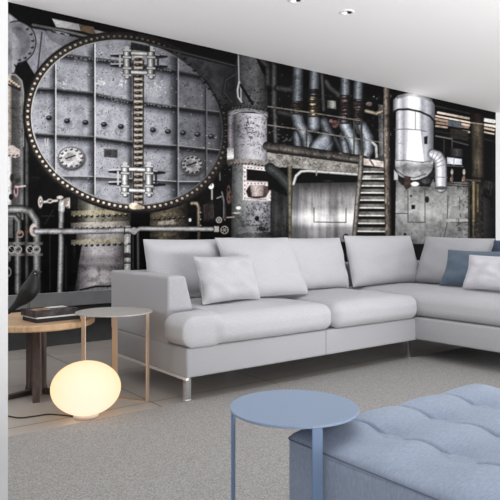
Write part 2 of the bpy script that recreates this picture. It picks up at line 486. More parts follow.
    poly([(14, 64), (37, 77), (31, 92), (26, 98), (19, 76)], (16, 16, 18))
    poly([(7, 4), (7, 12), (20, 21), (32, 28), (52, 31), (55, 20), (90, 26), (110, 36), (240, 64), (300, 80), (500, 120), (500, 108), (7, 0)], (12, 12, 13), g=.3, f=1.2)
    gpoly([(52, 18.5), (79, 24), (81, 31), (56, 27)], [(0, (150, 148, 150)), (1, (108, 106, 108))], s=.1)
    poly([(79, 24), (94, 27), (95, 35), (81, 31)], (84, 66, 50), s=.2)
    poly([(94, 29.5), (109, 33), (112, 40), (96, 36)], (112, 108, 108), s=.15)
    poly([(109, 33), (118, 35), (119, 40), (111, 39)], (78, 60, 46), s=.2)
    poly([(118, 34), (125, 36), (125, 39), (119, 38)], (100, 94, 92))
    tube([(33, 25), (60, 30), (85, 36), (112, 43)], 1.6, [(-1, 40), (0, 92), (1, 60)], g=.2)
    for i in range(9): line([(34 + i * 9, 27.5 + i * 2), (37 + i * 9, 28.2 + i * 2)], (30, 30, 31), .7)

    # --- left pipes
    gpoly([(7, 76), (14, 72), (21, 79), (24, 90), (24, 220), (7, 220)], [(0, (150, 138, 124)), (.2, (118, 108, 100)), (.3, (62, 60, 60)), (.7, (74, 72, 72)), (.88, (104, 104, 106)), (1, (50, 50, 52))], g=.2, s=.12)
    tube([(8, 74), (16, 75), (22, 81), (23.6, 92), (23.6, 146)], .8, [(-1, 120), (0, 140), (1, 90)], .7)
    for i in range(5): ell(9 + i * 2.4, 79.5 + i * 1.7, 1.5, 1.2, (176, 150, 118), .9); stud(9.6 + i * 2.4, 81.2 + i * 1.7, 1.0, (26, 22, 20), (120, 104, 90))
    line([(7, 84), (20, 90)], (40, 36, 34), .9)
    tube([(27, 96), (27, 285)], 2.2, PIPE(38, 66, 84), g=.2)
    gpoly([(7, 156), (12, 156), (12, 205), (7, 205)], [(0, 190), (.6, 168), (1, 80)], s=.15)
    poly([(7, 146), (13, 145), (20, 150), (20, 156), (15, 158), (7, 155)], (158, 142, 138), s=.2)
    for x in (9, 13, 17): stud(x, 155, 1.1, (60, 48, 46), (190, 172, 168))
    ell(12, 178, 2, 4, (46, 38, 38)); ell(16, 191, 2.3, 6, (150, 118, 122), s=.2); ell(16, 191, 1.1, 3.5, (70, 42, 46)); line([(16, 187), (25, 186)], (168, 140, 142), .9)
    ell(11, 197, 2.2, 3, (30, 28, 30))
    # bottom left pipes with flanges and hand wheels
    tube([(18, 216), (18, 292)], 3.6, PIPE(48, 92, 128), g=.15, s=.1)
    tube([(8, 209), (22, 209), (30, 211), (36, 220), (37, 232), (37, 292)], 4.1, PIPE(58, 108, 146), g=.12, s=.12)
    tube([(8, 216), (15, 216), (19, 222), (19, 232)], 2.6, PIPE(52, 96, 130), s=.12)
    for y in (243.5, 254.5):
        gpoly([(9, y - 1.5), (25, y - 1.5), (25, y + 1.5), (9, y + 1.5)], [(0, 96), (.6, 120), (1, 70)], s=.2)
        gpoly([(27, y - 1.4), (44, y - 1.4), (44, y + 1.4), (27, y + 1.4)], [(0, 82), (.5, 132), (1, 78)], s=.2)
    for cx in (11.5, 18, 30, 36.5):
        ell(cx, 249.5, 4.0, 4.2, (158, 150, 146), ring=1.2, s=.15); line([(cx - 2.5, 247), (cx + 2.5, 252)], (150, 142, 138), .5); ell(cx, 249.5, 1.3, 1.3, (60, 56, 55))
    ell(33.5, 230, 4, 6.5, (180, 160, 156), s=.15); ell(37, 231, 1.6, 4.5, (116, 100, 98)); stud(34, 228, 1.4, (80, 60, 56), (215, 200, 196))
    ell(20, 234, 4, 4, (140, 116, 108), s=.3); stud(20, 234, 1.8, (44, 26, 22), (190, 160, 150)); ell(27, 231, 2, 2, (120, 60, 40), .7)
    poly([(8, 218), (13, 218), (13, 238), (8, 238)], (90, 88, 88), g=.2)
    ell(8.5, 272, 3, 5, (120, 118, 118), ring=1.2); ell(9, 258, 2, 4, (90, 88, 88))
    line([(33, 271), (39, 270)], (110, 110, 112), .7)

    # --- black gap with light riser and hand wheel
    poly([(43, 205), (72, 214), (72, 292), (43, 292)], (13, 12, 13), g=.4)
    for a, b in (((42, 216), (54, 216)), ((45, 224), (53, 210)), ((50, 232), (50, 290)), ((66, 246), (66, 290))): line([a, b], (42, 42, 44), .7)
    tube([(61.5, 202), (61.3, 245), (60, 293)], 3.1, PIPE(62, 128, 172), g=.1, s=.12)
    tube([(61.5, 210), (62, 204), (67, 201)], 3.2, [(-1, 110), (0, 190), (1, 120)], s=.12)
    ell(70, 203, 6.4, 5.6, (180, 168, 162), s=.12); ell(70, 203, 6.4, 5.6, (96, 84, 80), ring=.9)
    for a in range(0, 360, 60): stud(70 + 4.4 * math.cos(math.radians(a)), 203 + 3.8 * math.sin(math.radians(a)), .8, (70, 54, 50), (200, 190, 186))
    ell(66, 202, 1.8, 3.4, (120, 106, 102)); ell(60, 197.5, 3.5, 1.8, (176, 160, 152), s=.2)
    tube([(44, 202), (57, 200.5)], 1.5, [(-1, 90), (0, 176), (1, 80)], s=.3); ell(50, 201, 3, 2.4, (156, 140, 136), s=.3); ell(50, 201, 1.6, 1.0, (50, 40, 38))
    ell(40.4, 202, 2.4, 6, (170, 156, 152), ring=1.3); ell(40.4, 202, 1, 2, (180, 166, 160)); stud(41, 202, 1.2, (90, 78, 74), (215, 205, 200))

    # --- lower flanged barrels under the hatch
    poly([(70, 190), (226, 190), (226, 244), (70, 244)], (24, 23, 22), g=.4, s=.3)
    gpoly([(78, 185), (133, 200), (132, 222), (77, 222)], [(0, (44, 42, 40)), (.35, (148, 146, 126)), (.6, (110, 104, 88)), (1, (44, 40, 36))], g=.3, s=.18)
    gpoly([(76, 222), (130, 222), (130, 243), (76, 243)], [(0, (70, 64, 58)), (.3, (176, 168, 164)), (.7, (160, 152, 148)), (1, (80, 74, 68))], s=.15, g=.12)
    gpoly([(82, 242), (124, 240), (123, 275), (124, 293), (74, 293), (78, 270)], [(0, (36, 34, 36)), (.14, (104, 100, 106)), (.4, (178, 172, 178)), (.75, (150, 144, 150)), (1, (66, 60, 64))], g=.1, s=.06)
    gpoly([(80, 256), (124, 256), (124, 272), (90, 268), (78, 270)], [(0, (90, 84, 88)), (.45, (112, 106, 110)), (.7, (66, 58, 62)), (1, (74, 68, 72))], 'y', .55, 2.5)
    for y0, c in ((211, (158, 148, 112)), (223, (176, 166, 150)), (240, (182, 172, 140))):
        gpoly([(71, y0), (129, y0 - 2), (129, y0 + 2.6), (71, y0 + 4.6)], [(0, [v * .5 for v in c]), (.3, c), (.7, [v * .9 for v in c]), (1, [v * .45 for v in c])], s=.2)
        for i in range(10): stud(74.5 + i * 5.7, y0 + 5.4 - i * .2, 1.35, (30, 22, 18), (206, 196, 180))
    poly([(82, 288), (110, 282), (124, 283), (124, 293), (74, 293)], (120, 116, 118), s=.2); line([(80, 290), (96, 286.5), (120, 286)], (40, 38, 38), .9)
    gpoly([(124, 226), (131, 226), (131, 272), (124, 272)], [(0, 120), (.5, 186), (1, 110)], s=.25)
    for y in (233, 244, 257, 263): line([(124, y), (131, y)], (60, 56, 54), .8)
    ell(127, 255, 4, 2.4, (70, 58, 56)); ell(126, 243, 2, 2, (190, 180, 176))
    poly([(131, 203), (150, 206), (150, 290), (131, 290)], (12, 11, 12), g=.4)
    tube([(138, 232), (138.5, 275)], 1.8, PIPE(32, 70, 92)); line([(133, 236), (133, 276)], (70, 68, 68), .5)
    # right barrels: olive and worn
    gpoly([(150, 208), (186, 196), (190, 240), (150, 240)], [(0, (52, 46, 38)), (.3, (92, 82, 64)), (.7, (72, 64, 50)), (1, (30, 27, 24))], g=.4, s=.35)
    for y in (214, 222, 234): gpoly([(150, y), (188, y - 2.4), (188, y + 1), (150, y + 3)], [(0, (70, 58, 44)), (.4, (118, 104, 84)), (1, (40, 34, 28))], g=.3, s=.35)
    for i in range(7): stud(154 + i * 5, 219 - i * .3, 1.2, (20, 16, 14), (150, 136, 116)); 
    poly([(158, 222), (176, 219), (176, 224), (158, 226)], (160, 150, 142), .6, s=.4)
    poly([(189, 190), (228, 170), (228, 244), (189, 244)], (18, 16, 16), g=.4, s=.3)
    tube([(192, 203), (197, 203), (199, 208), (199, 242)], 2.4, PIPE((40, 34, 28), (104, 92, 74), (140, 126, 106)), g=.3, s=.3)
    for y in (213, 220, 226): stud(201, y, 1.4, (24, 20, 18), (206, 196, 186)); ell(190, 220, 1.1, 1.5, 190)
    poly([(203, 205), (213, 200), (214, 222), (203, 222)], (44, 36, 36), g=.5, s=.5)
    for i in range(6): line([(204 + i * 1.8, 205), (205 + i * 1.8, 219)], (88, 70, 70), .4, .7)
    tube([(217, 198), (222, 196), (225, 204), (225, 220)], 1.2, PIPE(36, 92, 120)); line([(219, 150), (220, 180)], (118, 118, 120), .7, .7)
    ell(211, 186, 3.3, 3.7, (60, 60, 62)); ell(211, 186, 2.7, 3.1, (206, 208, 204)); line([(211, 186), (212, 184)], (60, 60, 60), .4); line([(212, 190), (212, 199)], (130, 126, 120), .9)
    for x, y, r in ((219, 220, 3.2), (224.5, 230, 4.2)):
        ell(x, y, r, r, (150, 142, 136), ring=1.1, s=.2); 
        for a in range(0, 180, 60): line([(x - r * .8 * math.cos(math.radians(a)), y - r * .8 * math.sin(math.radians(a))), (x + r * .8 * math.cos(math.radians(a)), y + r * .8 * math.sin(math.radians(a)))], (150, 142, 136), .4)
    poly([(214, 226), (219, 226), (219, 232), (214, 232)], (150, 142, 138), s=.5)
    # the long light pipe in front
    tube([(36, 231.5), (100, 231), (128, 229.8), (134, 231)], 3.0, [(-1, (70, 68, 70)), (-.4, (150, 148, 154)), (.1, (184, 182, 188)), (.6, (120, 118, 124)), (1, (64, 62, 64))][::1], g=.1, s=.12)
    tube([(135, 231), (140, 228.6), (212, 229)], 2.6, [(-1, 56), (-.4, 150), (.1, 178), (.6, 112), (1, 48)], g=.1, s=.12)
    ell(134, 231, 3, 3.8, (150, 146, 150), s=.15); line([(124.5, 227), (124.5, 234)], (60, 56, 58), .6)

    # --- the great round hatch
    ptsE = np.array([(33, 110), (35.5, 141), (45, 160), (67, 181), (77, 187), (92, 194), (108, 201), (131, 204.5), (150, 204), (180, 195), (203, 181), (214, 168), (221.5, 140), (219, 107), (206, 83), (197, 74), (182, 61), (150, 45), (131, 41), (115, 40.5), (96, 43), (85, 46), (58, 60), (41, 78)], float)
    cx, cy = 127.0, 123.0
    ang = np.arctan2(ptsE[:, 1] - cy, ptsE[:, 0] - cx); rad = np.hypot(ptsE[:, 0] - cx, ptsE[:, 1] - cy)
    o_ = np.argsort(ang); ang = ang[o_]; rad = rad[o_]
    ang3 = np.concatenate([ang - 2 * np.pi, ang, ang + 2 * np.pi]); rad3 = np.tile(rad, 3)
    # smooth with a few harmonics
    th = np.linspace(-np.pi, np.pi, 361)[:-1]; rr = np.interp(th, ang3, rad3)
    ft = np.fft.rfft(rr); ft[5:] = 0; rr = np.fft.irfft(ft, 360)
    th3 = np.concatenate([th - 2 * np.pi, th, th + 2 * np.pi]); rr3 = np.tile(rr, 3)
    w = win(18, 30, 236, 222); x = AX[w] - cx; y = AY[w] - cy
    A_ = np.arctan2(y, x); Rr = np.hypot(x, y); Q = Rr - np.interp(A_, th3, rr3)     # distance outside the hatch
    TH = lambda a: np.interp(a, th3, rr3)
    ml = np.clip((np.cos(A_ - math.radians(-200)) + 1) / 2, 0, 1)        # brighter brass on the left, darker at upper right
    topd = np.clip((np.cos(A_ - math.radians(-35)) + 1) / 2, 0, 1) ** 2
    ringc = (col((104, 92, 82)) * (1 - .62 * topd[..., None]))
    put(w, .5 - (np.abs(Q - 3.6) - 5.2) / 1.4, tex(w, np.ones(Q.shape + (3,)) * col((30, 27, 26)), g=.3))
    put(w, .5 - (np.abs(Q - 3.4) - 3.2) / 1.2, tex(w, ringc * .62, g=.2, s=.25))
    # sheet metal
    base = np.interp(AX[w], [30, 60, 120, 160, 180, 222], [130, 130, 127, 118, 92, 66]) * np.interp(AY[w], [40, 75, 120, 200], [.84, .96, 1.03, 1.04])
    base = base[..., None] * (col((98, 99, 107)) / 100)
    K = tex(w, base, g=.14, s=.07, st=.05)
    speck = (G4[w] > .74) & (G2[w] > .55); K = np.where(speck[..., None], K * .55, K)
    wear = (G1[w] > .68) & (G4[w] > .55); K = np.where(wear[..., None], K * .8 + col((40, 36, 34)) * .2, K)
    put(w, .5 - Q / 1.0, K)
    ins = np.clip(.5 - (Q + .8) / 1.2, 0, 1)
    def inhatch(mask, c, a=1.0): put(w, mask * ins, np.ones(Q.shape + (3,)) * col(c), a)
    xx, yy = AX[w], AY[w]
    # vertical ribs: soft shade on their left, bright edge
    for rx, dk, wd in ((55.5, .42, 7), (94.5, .5, 8), (178, .6, 9), (207, .25, 5), (132, .45, 6), (222, .4, 8)):
        s = np.clip(1 - (rx - xx) / wd, 0, 1) * (xx < rx) * np.clip((yy - 44) / 8, 0, 1); inhatch(s, (20, 20, 26), min(.95, dk + .26))
    # horizontal ribs: dark band beneath
    def hr(pts): return np.interp(xx, [p[0] for p in pts], [p[1] for p in pts]), pts[0][0], pts[-1][0]
    H1 = [(60, 54), (94, 58), (130, 63), (157, 67), (203, 76)]; H2 = [(33, 88), (57, 89), (94, 93), (131, 101), (143, 102), (178, 107), (224, 113)]
    H3 = [(30, 133), (57, 135), (94, 137), (131, 142), (143, 144), (178, 146), (224, 151)]; H4 = [(30, 176), (94, 177), (130, 179), (178, 182), (224, 182)]
    for pts, th_, dk, li in ((H1, 4.2, .95, 70), (H2, 4.6, .96, 96), (H3, 4.2, .95, 120), (H4, 2.4, .7, 150)):
        yl, xa, xb = hr(pts); m = (xx > xa) & (xx < xb)
        inhatch(np.clip(1 - np.abs(yy - yl - th_ / 2) / (th_ / 2 + .8), 0, 1) ** .5 * m, (24, 24, 28), dk)
        inhatch(np.clip(1 - (yy - yl - th_) / 6, 0, 1) * (yy > yl + th_) * m, (34, 34, 44), .5)
        inhatch(np.clip(1.2 - np.abs(yy - yl + .6) / .7, 0, 1) * m, li, .8)
    for (xa, xb), pts in (((68, 100), H1), ((96, 132), H2), ((96, 130), H1), ((145, 175), H2), ((158, 176), H1)):
        for i in range(int((xb - xa) / 3.2)):
            px = xa + i * 3.2 + rng.uniform(-1, 1); py = np.interp(px, [p[0] for p in pts], [p[1] for p in pts]) + 1.8 + rng.uniform(-.8, .8)
            ell(px, py, .9, .7, (126, 126, 132), .7)
    for rx, y0, y1, c in ((55.5, 64, 176, 168), (94.7, 44, 194, 172), (178, 58, 196, 118), (206.5, 88, 176, 84)): line([(rx - 1, y0), (rx - 1, y1)], (40, 40, 46), .6, .8); line([(rx + .3, y0), (rx + .3, y1)], (c, c, c + 4), .65, .9)
    # bright inner lip and bolts round the ring
    lip = np.clip(1.1 - np.abs(Q - .2) / .7, 0, 1); lipc = np.interp(np.degrees(A_), [-180, -150, -90, -40, 0, 60, 100, 150, 180], [196, 170, 110, 66, 50, 96, 130, 176, 196])
    put(w, lip, np.repeat(lipc[..., None], 3, -1) * col((1, 1, .96)), .9)
    a = -math.pi
    while a < math.pi:
        R_ = float(TH(a)) + 3.6; bx, by = cx + R_ * math.cos(a), cy + R_ * math.sin(a); deg = math.degrees(a)
        br = float(np.interp(deg, [-180, -140, -100, -60, 0, 40, 80, 120, 180], [.95, .8, .42, .34, .32, .62, .95, 1.08, .95]))
        ell(bx, by, 2.3, 2.2, (22, 19, 18), .9); ell(bx - .3, by - .3, 1.55, 1.45, tuple(v * br for v in (172, 150, 134)), s=.2); ell(bx - .6, by - .8, .7, .5, tuple(min(235, v * br * 1.3) for v in (190, 178, 166)), .8)
        a += 5.7 / R_
    # central chain of studs
    gpoly([(132.5, 60), (144, 60), (143.5, 204), (132.5, 204)], [(0, (30, 28, 28)), (.18, (92, 82, 72)), (.5, (64, 58, 54)), (.82, (88, 80, 72)), (1, (24, 22, 22))], s=.25)
    y = 50
    while y < 204:
        poly([(134, y), (142.6, y), (142.2, y + 2.2), (134.4, y + 2.2)], (150, 136, 122), s=.2); ell(138.4, y + 3.6, 3.8, 1.5, (30, 26, 26)); ell(137.4, y + 3.1, 1.4, .7, (120, 110, 104), .8); y += 5.6
    ell(134, 206, 5, 3.4, (196, 176, 150), s=.2); ell(139, 207, 4, 2.4, (150, 130, 104), s=.2)
    # studs in the middle row
    for x_, y_ in ((49, 118), (67, 121), (85.5, 122.5), (104, 124.5), (121, 126.5), (153, 130), (168, 131.5), (183, 133), (197.5, 134.5), (211, 136.5)):
        ell(x_ + .6, y_ + 2.4, 3.6, 2.6, (70, 70, 78), .5, 1.4); ell(x_, y_, 3.0, 2.5, (32, 32, 36)); ell(x_ - .6, y_ - .9, 1.5, .9, (112, 112, 118), .8)
    # gauge covers
    for gx, gy, gr, gq, v in ((71, 157.5, 13, 10.8, 1.0), (192, 164.5, 11.2, 10, .72)):
        ell(gx + .8, gy + 1.4, gr + 1, gq + 1, (44, 44, 48), .8, 1.2); ell(gx, gy, gr, gq, tuple(q * v for q in (162, 160, 164)), g=.15, s=.22, f=.6); ell(gx, gy, gr, gq, tuple(q * v for q in (84, 80, 80)), ring=1.0)
        for i in range(12):
            t = i * math.pi / 6; stud(gx + (gr - 2.4) * math.cos(t), gy + (gq - 2.2) * math.sin(t), 1.25, tuple(q * v for q in (46, 40, 40)), tuple(q * v for q in (206, 202, 204)))
        ell(gx - 1, gy - .5, gr * .45, gq * .42, tuple(q * v for q in (112, 108, 110)), .7, s=.4); line([(gx - 5, gy + 1), (gx + 4, gy - 2)], tuple(q * v for q in (50, 46, 46)), .7)
    poly([(104, 149), (117.5, 149.5), (117.5, 158), (104, 157)], (58, 58, 62), s=.35); line([(104, 149), (117.5, 149.5)], (92, 92, 96), .5)
    tube([(45, 139), (45, 146), (48, 146), (48, 139)], .7, [(-1, 120), (1, 170)])
    # worn patches
    for (x_, y_, n, sx, sy, v) in ((157, 88, 46, 12, 9, 156), (102, 83, 22, 5, 5, 176), (122, 83, 18, 4, 5, 180), (64, 84, 16, 4, 4, 176), (186, 84, 22, 4, 4, 60), (65, 128, 30, 12, 3, 92), (112, 132, 30, 13, 3, 96), (188, 138, 22, 7, 3, 64), (43, 115, 18, 4, 12, 92), (160, 172, 20, 10, 8, 90), (70, 138, 18, 10, 2, 80), (80, 60, 16, 10, 4, 100), (118, 100, 20, 6, 6, 100)):
        for i in range(n): ell(x_ + rng.normal() * sx * .55, y_ + rng.normal() * sy * .55, rng.uniform(.3, .9), rng.uniform(.3, .8), (v, v, v + 3), .75); 
    for i in range(420):
        t = rng.uniform(0, 2 * math.pi); q = math.sqrt(rng.random()) * .96; R_ = float(np.interp(t - math.pi, th3, rr3)) * q
        v = rng.choice([70, 84, 180]); ell(cx + R_ * math.cos(t - math.pi), cy + R_ * math.sin(t - math.pi), rng.uniform(.25, .7), rng.uniform(.25, .6), (v, v, v), .5)
    # hinge clamps
    def clamp(xa, xb, y0, y1, v):
        for yb in (y0 + 8, y1 - 11):
            poly([(xa - 17, yb - 1), (xa, yb - 2.6), (xa, yb + 2.4), (xa - 16, yb + .6)], (26, 26, 30)); line([(xa - 16, yb - 2), (xa, yb - 2.4)], (150 * v, 150 * v, 154 * v), .7)
            poly([(xb, yb - 2.0), (xb + 17, yb), (xb + 16, yb + 1.6), (xb, yb + 3)], (26, 26, 30)); line([(xb, yb - 1.8), (xb + 8, yb - .8)], (140 * v, 140 * v, 144 * v), .6)
        poly([(xa - 8, y0 + 7), (xa - 6, y0 + 7), (xa - 6, y1 - 10), (xa - 8, y1 - 10)], (150 * v, 150 * v, 152 * v)); poly([(xb + 6, y0 + 9), (xb + 8, y0 + 9), (xb + 8, y1 - 10), (xb + 6, y1 - 10)], (36, 36, 40))
        for yb in (y0 + 5, y1 - 5):
            tube([(xa, yb), (xb, yb + 1)], 2.2, [(-1, 60), (-.2, 188 * v), (.4, 150 * v), (1, 50)], s=.15)
        for xc in (xa, xb):
            tube([(xc, y0 + 3), (xc, y1 - 3)], 3.9, PIPE(56 * v, 132 * v, 186 * v), s=.15, g=.1)
            for yb in (y0 + 2, y0 + 9, y1 - 9, y1 - 2): tube([(xc - 3.4, yb), (xc + 3.4, yb + .4)], 1.5, [(-1, 66), (0, 170 * v), (1, 60)])
            ell(xc, y0, 2.6, 2.2, (150 * v, 148 * v, 150 * v)); ell(xc + .6, y1 + .6, 2.8, 2, (60, 58, 60)); ell(xc, y1, 1.8, 1.4, (170 * v, 168 * v, 168 * v))
    clamp(127, 151, 48, 77, .86); clamp(125, 149, 164, 195, 1.05)
    poly([(131, 42), (150, 46), (150, 52), (131, 50)], (36, 35, 37), s=.4)

    # --- dark casing to the right of the hatch
    gpoly([(170, 52), (237, 68), (237, 120), (222, 106), (208, 82), (190, 66)], [(0, (34, 34, 37)), (.5, (52, 52, 57)), (1, (30, 30, 33))], g=.3, s=.15)
    tube([(150, 44), (236, 66)], 1.3, [(-1, 20), (0, 58), (1, 26)]); tube([(236, 74), (226, 80), (224, 92), (232, 102)], 2, [(-1, 24), (0, 52), (1, 24)])
    for i in range(8): stud(184 + i * 5, 58 + i * 6.0, 1.5, (18, 18, 20), (64, 64, 70))
    gpoly([(227, 112), (235, 112), (234, 162), (228, 160)], [(0, (40, 38, 42)), (.4, (112, 104, 112)), (1, (60, 56, 62))], g=.2)
    gpoly([(227, 148), (234, 148), (234, 162), (227, 162)], [(0, 110), (.6, 180), (1, 90)], .7)
    for i in range(14): stud(225.2 + (i % 2) * .4, 98 + i * 6, 1.2, (10, 10, 10), (70, 68, 68))

    # --- tall flanged stack
    gpoly([(238, 52), (255, 56), (268, 84), (268, 110), (234, 106), (236, 60)], [(0, (34, 34, 36)), (.35, (66, 66, 69)), (.65, (76, 76, 78)), (1, (34, 34, 36))], g=.18, s=.2)
    for i in range(40): ell(rng.uniform(240, 266), rng.uniform(88, 107), .8, .7, (28, 28, 30), .7)
    gpoly([(234, 112), (267, 114), (267, 160), (270, 166), (232, 166), (234, 158)], [(0, (50, 50, 52)), (.22, (104, 102, 108)), (.5, (152, 149, 158)), (.75, (146, 143, 152)), (.95, (92, 90, 96)), (1, (56, 54, 58))], g=.1, s=.08)
    for i in range(110): ell(250 + rng.normal() * 6, 128 + rng.normal() * 9, rng.uniform(.3, .9), rng.uniform(.3, .8), (56, 56, 60), .75)
    for i in range(24): ell(rng.uniform(258, 266), rng.uniform(115, 158), .5, 1.0, (64, 64, 68), .6)
    tube([(230, 113), (236, 109.5), (250, 108.5), (264, 112), (272, 118)], 2.8, [(-1, 36), (-.3, 104), (.3, 80), (1, 34)], s=.25)
    tube([(231, 114.5), (240, 111), (254, 111), (266, 115), (272, 120)], .7, [(-1, 150), (1, 110)], .8)
    for i in range(12): stud(233 + i * 3.3, 106.5 + abs(i - 4) * .5, 1.0, (20, 20, 22), (120, 118, 116))
    line([(238.3, 52), (239, 82)], (128, 124, 124), .6); tube([(239, 82), (237.4, 90), (238, 97), (241.5, 102)], .8, [(-1, 120), (1, 160)]); tube([(239.5, 82), (241, 90), (241, 100)], .7, [(-1, 130), (1, 120)]); tube([(240.5, 85), (252.5, 104)], 1.2, [(-1, 18), (0, 22), (1, 14)])
    gpoly([(232, 166), (271, 166), (271, 232), (268, 240), (231, 240)], [(0, (52, 52, 52)), (.2, (96, 99, 99)), (.5, (122, 123, 128)), (.8, (138, 137, 146)), (.97, (98, 97, 104)), (1, (50, 50, 52))], g=.14, s=.1)
    for i in range(120): ell(rng.uniform(246, 269), rng.uniform(203, 234), rng.uniform(.3, 1.0), rng.uniform(.3, .9), (58, 58, 62), .7)
    for i in range(26): ell(rng.normal() * 3 + 262, rng.normal() * 3 + 229, 1.0, .9, (44, 44, 48), .8)
    ell(257, 218.5, 2.2, 2.6, (30, 28, 30)); line([(236, 226), (268, 225)], (84, 82, 82), .5); gpoly([(236, 234), (270, 232), (272, 240), (234, 240)], [(0, 60), (.5, 96), (1, 60)], g=.3, s=.3)
    gpoly([(226, 160), (240, 158), (262, 160), (274, 165), (274, 168), (262, 165), (240, 164), (228, 166)], [(0, (56, 50, 48)), (.4, (130, 124, 118)), (1, (100, 96, 92))], s=.25)
    for i in range(13): stud(232 + i * 3.3, 163.5 + max(0, i - 6) * .5, 1.0, (36, 30, 28), (160, 152, 146))
    poly([(243, 164.5), (272.5, 169), (272.5, 201), (243, 200)], (184, 170, 170), s=.1); 
    for i in range(8):
        ell(244.8, 168 + i * 4.3, .55, .6, (60, 48, 48)); ell(270.9, 171 + i * 3.9, .55, .6, (60, 48, 48))
    for i in range(7): ell(248 + i * 3.4, 167.3 + i * .35, .6, .5, (60, 48, 48)); ell(248 + i * 3.4, 183.2 + i * .1, .6, .5, (70, 56, 56)); 
    poly([(246.6, 169), (268.6, 171.4), (268.8, 182), (246.8, 180.6)], (20, 15, 17)); line([(247, 180.8), (268.8, 182)], (120, 106, 106), .6)
    gpoly([(246, 191), (249, 186), (268, 186), (270, 190), (266, 197), (256, 199), (248, 197)], [(0, (40, 28, 28)), (.25, (52, 38, 38)), (1, (88, 66, 66))], s=.2)
    gpoly([(249.5, 185), (265, 185), (263, 196), (252, 196.5)], [(0, (110, 94, 92)), (.4, (168, 150, 146)), (.8, (130, 112, 110)), (1, (92, 74, 74))], s=.08); line([(247, 198.5), (266, 199.6)], (140, 122, 120), .6)
    for y in (192, 201): ell(228.5, y - 2, 1.8, 4.6, (104, 74, 70), ring=.9)
    ell(229.5, 197, 3.2, 7, (96, 64, 58), .6, s=.5); ell(238.5, 208, 2.4, 1.7, (206, 202, 190)); ell(236.5, 213, 3.4, .8, (164, 160, 152)); line([(227, 217.5), (234, 217)], (150, 120, 116), .7)
    stud(230, 170, 1.2, (30, 28, 28), (130, 126, 124)); tube([(222, 192), (224, 200), (224, 218)], 1.2, PIPE(30, 80, 106))

    # --- the pipe gallery
    poly([(268, 60), (392, 92), (392, 164), (268, 150)], (15, 15, 16), g=.5, s=.3)
    tube([(274.5, 62), (274.5, 110)], 3.4, PIPE(26, 54, 74), g=.25, s=.2); tube([(275, 110), (276, 146)], 2.9, PIPE(26, 58, 80), g=.25, s=.2)
    tube([(277, 88), (294, 90)], 3.2, [(-1, 20), (0, 62), (1, 24)], g=.2); tube([(279, 112), (296, 116)], 3, [(-1, 20), (0, 58), (1, 24)], g=.2)
    tube([(326, 82), (330, 88), (342, 97)], 3.0, [(-1, 26), (0, 66), (1, 30)], g=.2); tube([(262, 60), (268, 66), (268, 84)], 3, PIPE(26, 48, 60), g=.2)
    gpoly([(327, 100), (336, 101), (336, 109), (327, 108)], [(0, (56, 56, 54)), (.6, (132, 132, 126)), (1, (96, 96, 92))], s=.1)
    tube([(322, 72), (324, 110)], 2.2, PIPE(24, 52, 66), g=.2)
    for i in range(90):
        x_ = rng.uniform(270, 390); y_ = np.interp(x_, [270, 390], [72, 100]) + rng.uniform(0, 50); v = rng.uniform(40, 92)
        ell(x_, y_, rng.uniform(.5, 1.8), rng.uniform(.4, 1.4), (v, v * .95, v * .92), .55)
    for i in range(26): ell(285 + rng.normal() * 8, 136 + rng.normal() * 6, 1.0, .8, (96, 94, 92), .6)
    BL = lambda k: [(-1, (30 * k, 33 * k, 37 * k)), (-.6, (70 * k, 76 * k, 83 * k)), (-.1, (120 * k, 127 * k, 136 * k)), (.35, (90 * k, 96 * k, 104 * k)), (1, (28 * k, 31 * k, 35 * k))]
    tube([(298, 64), (297.5, 102)], 5.8, BL(.86), g=.12, s=.14); tube([(314.5, 68), (314, 90)], 5.6, BL(.9), g=.12, s=.14)
    tube([(345.5, 76), (345, 96)], 5.2, BL(.98), g=.12, s=.14); tube([(358.6, 80), (358, 101)], 5.2, BL(.98), g=.12, s=.14)
    # light elbows behind the rails
    tube([(297, 134), (298, 148)], 4.6, BL(.9), s=.15, g=.1); tube([(296, 112), (299, 124), (307, 138), (309, 152)], [6.2, 6.2, 6, 6], BL(1.06), g=.1, s=.16)
    tube([(324, 122), (330, 138), (327, 150)], [5.5, 6, 6], BL(.8), s=.15, g=.1); tube([(313.5, 114), (314, 126)], [6.2, 6.6], BL(1.12), g=.1, s=.16)
    tube([(316, 148), (325, 139)], 7.4, BL(1.1), g=.1, s=.14); ell(322, 145, 8, 6.6, (126, 134, 146), .55, 2.0, s=.15)
    tube([(335, 138), (341, 150)], 3.4, BL(.5)); tube([(343, 136), (346, 152)], 4.6, BL(1.0), g=.1, s=.12)
    tube([(344, 121), (347, 130), (354, 144), (356, 156)], [6.4, 6.4, 6.2, 6], BL(1.2), g=.1, s=.16)
    tube([(358, 122), (361, 130)], 5.2, BL(1.1), s=.15); tube([(362, 126), (367.5, 138), (368, 150), (364, 158)], [5.6, 6.4, 6.2, 6], BL(1.16), g=.08, s=.12)
    tube([(372, 142), (376, 146), (377, 160)], 1.6, [(-1, 90), (0, 170), (1, 100)])
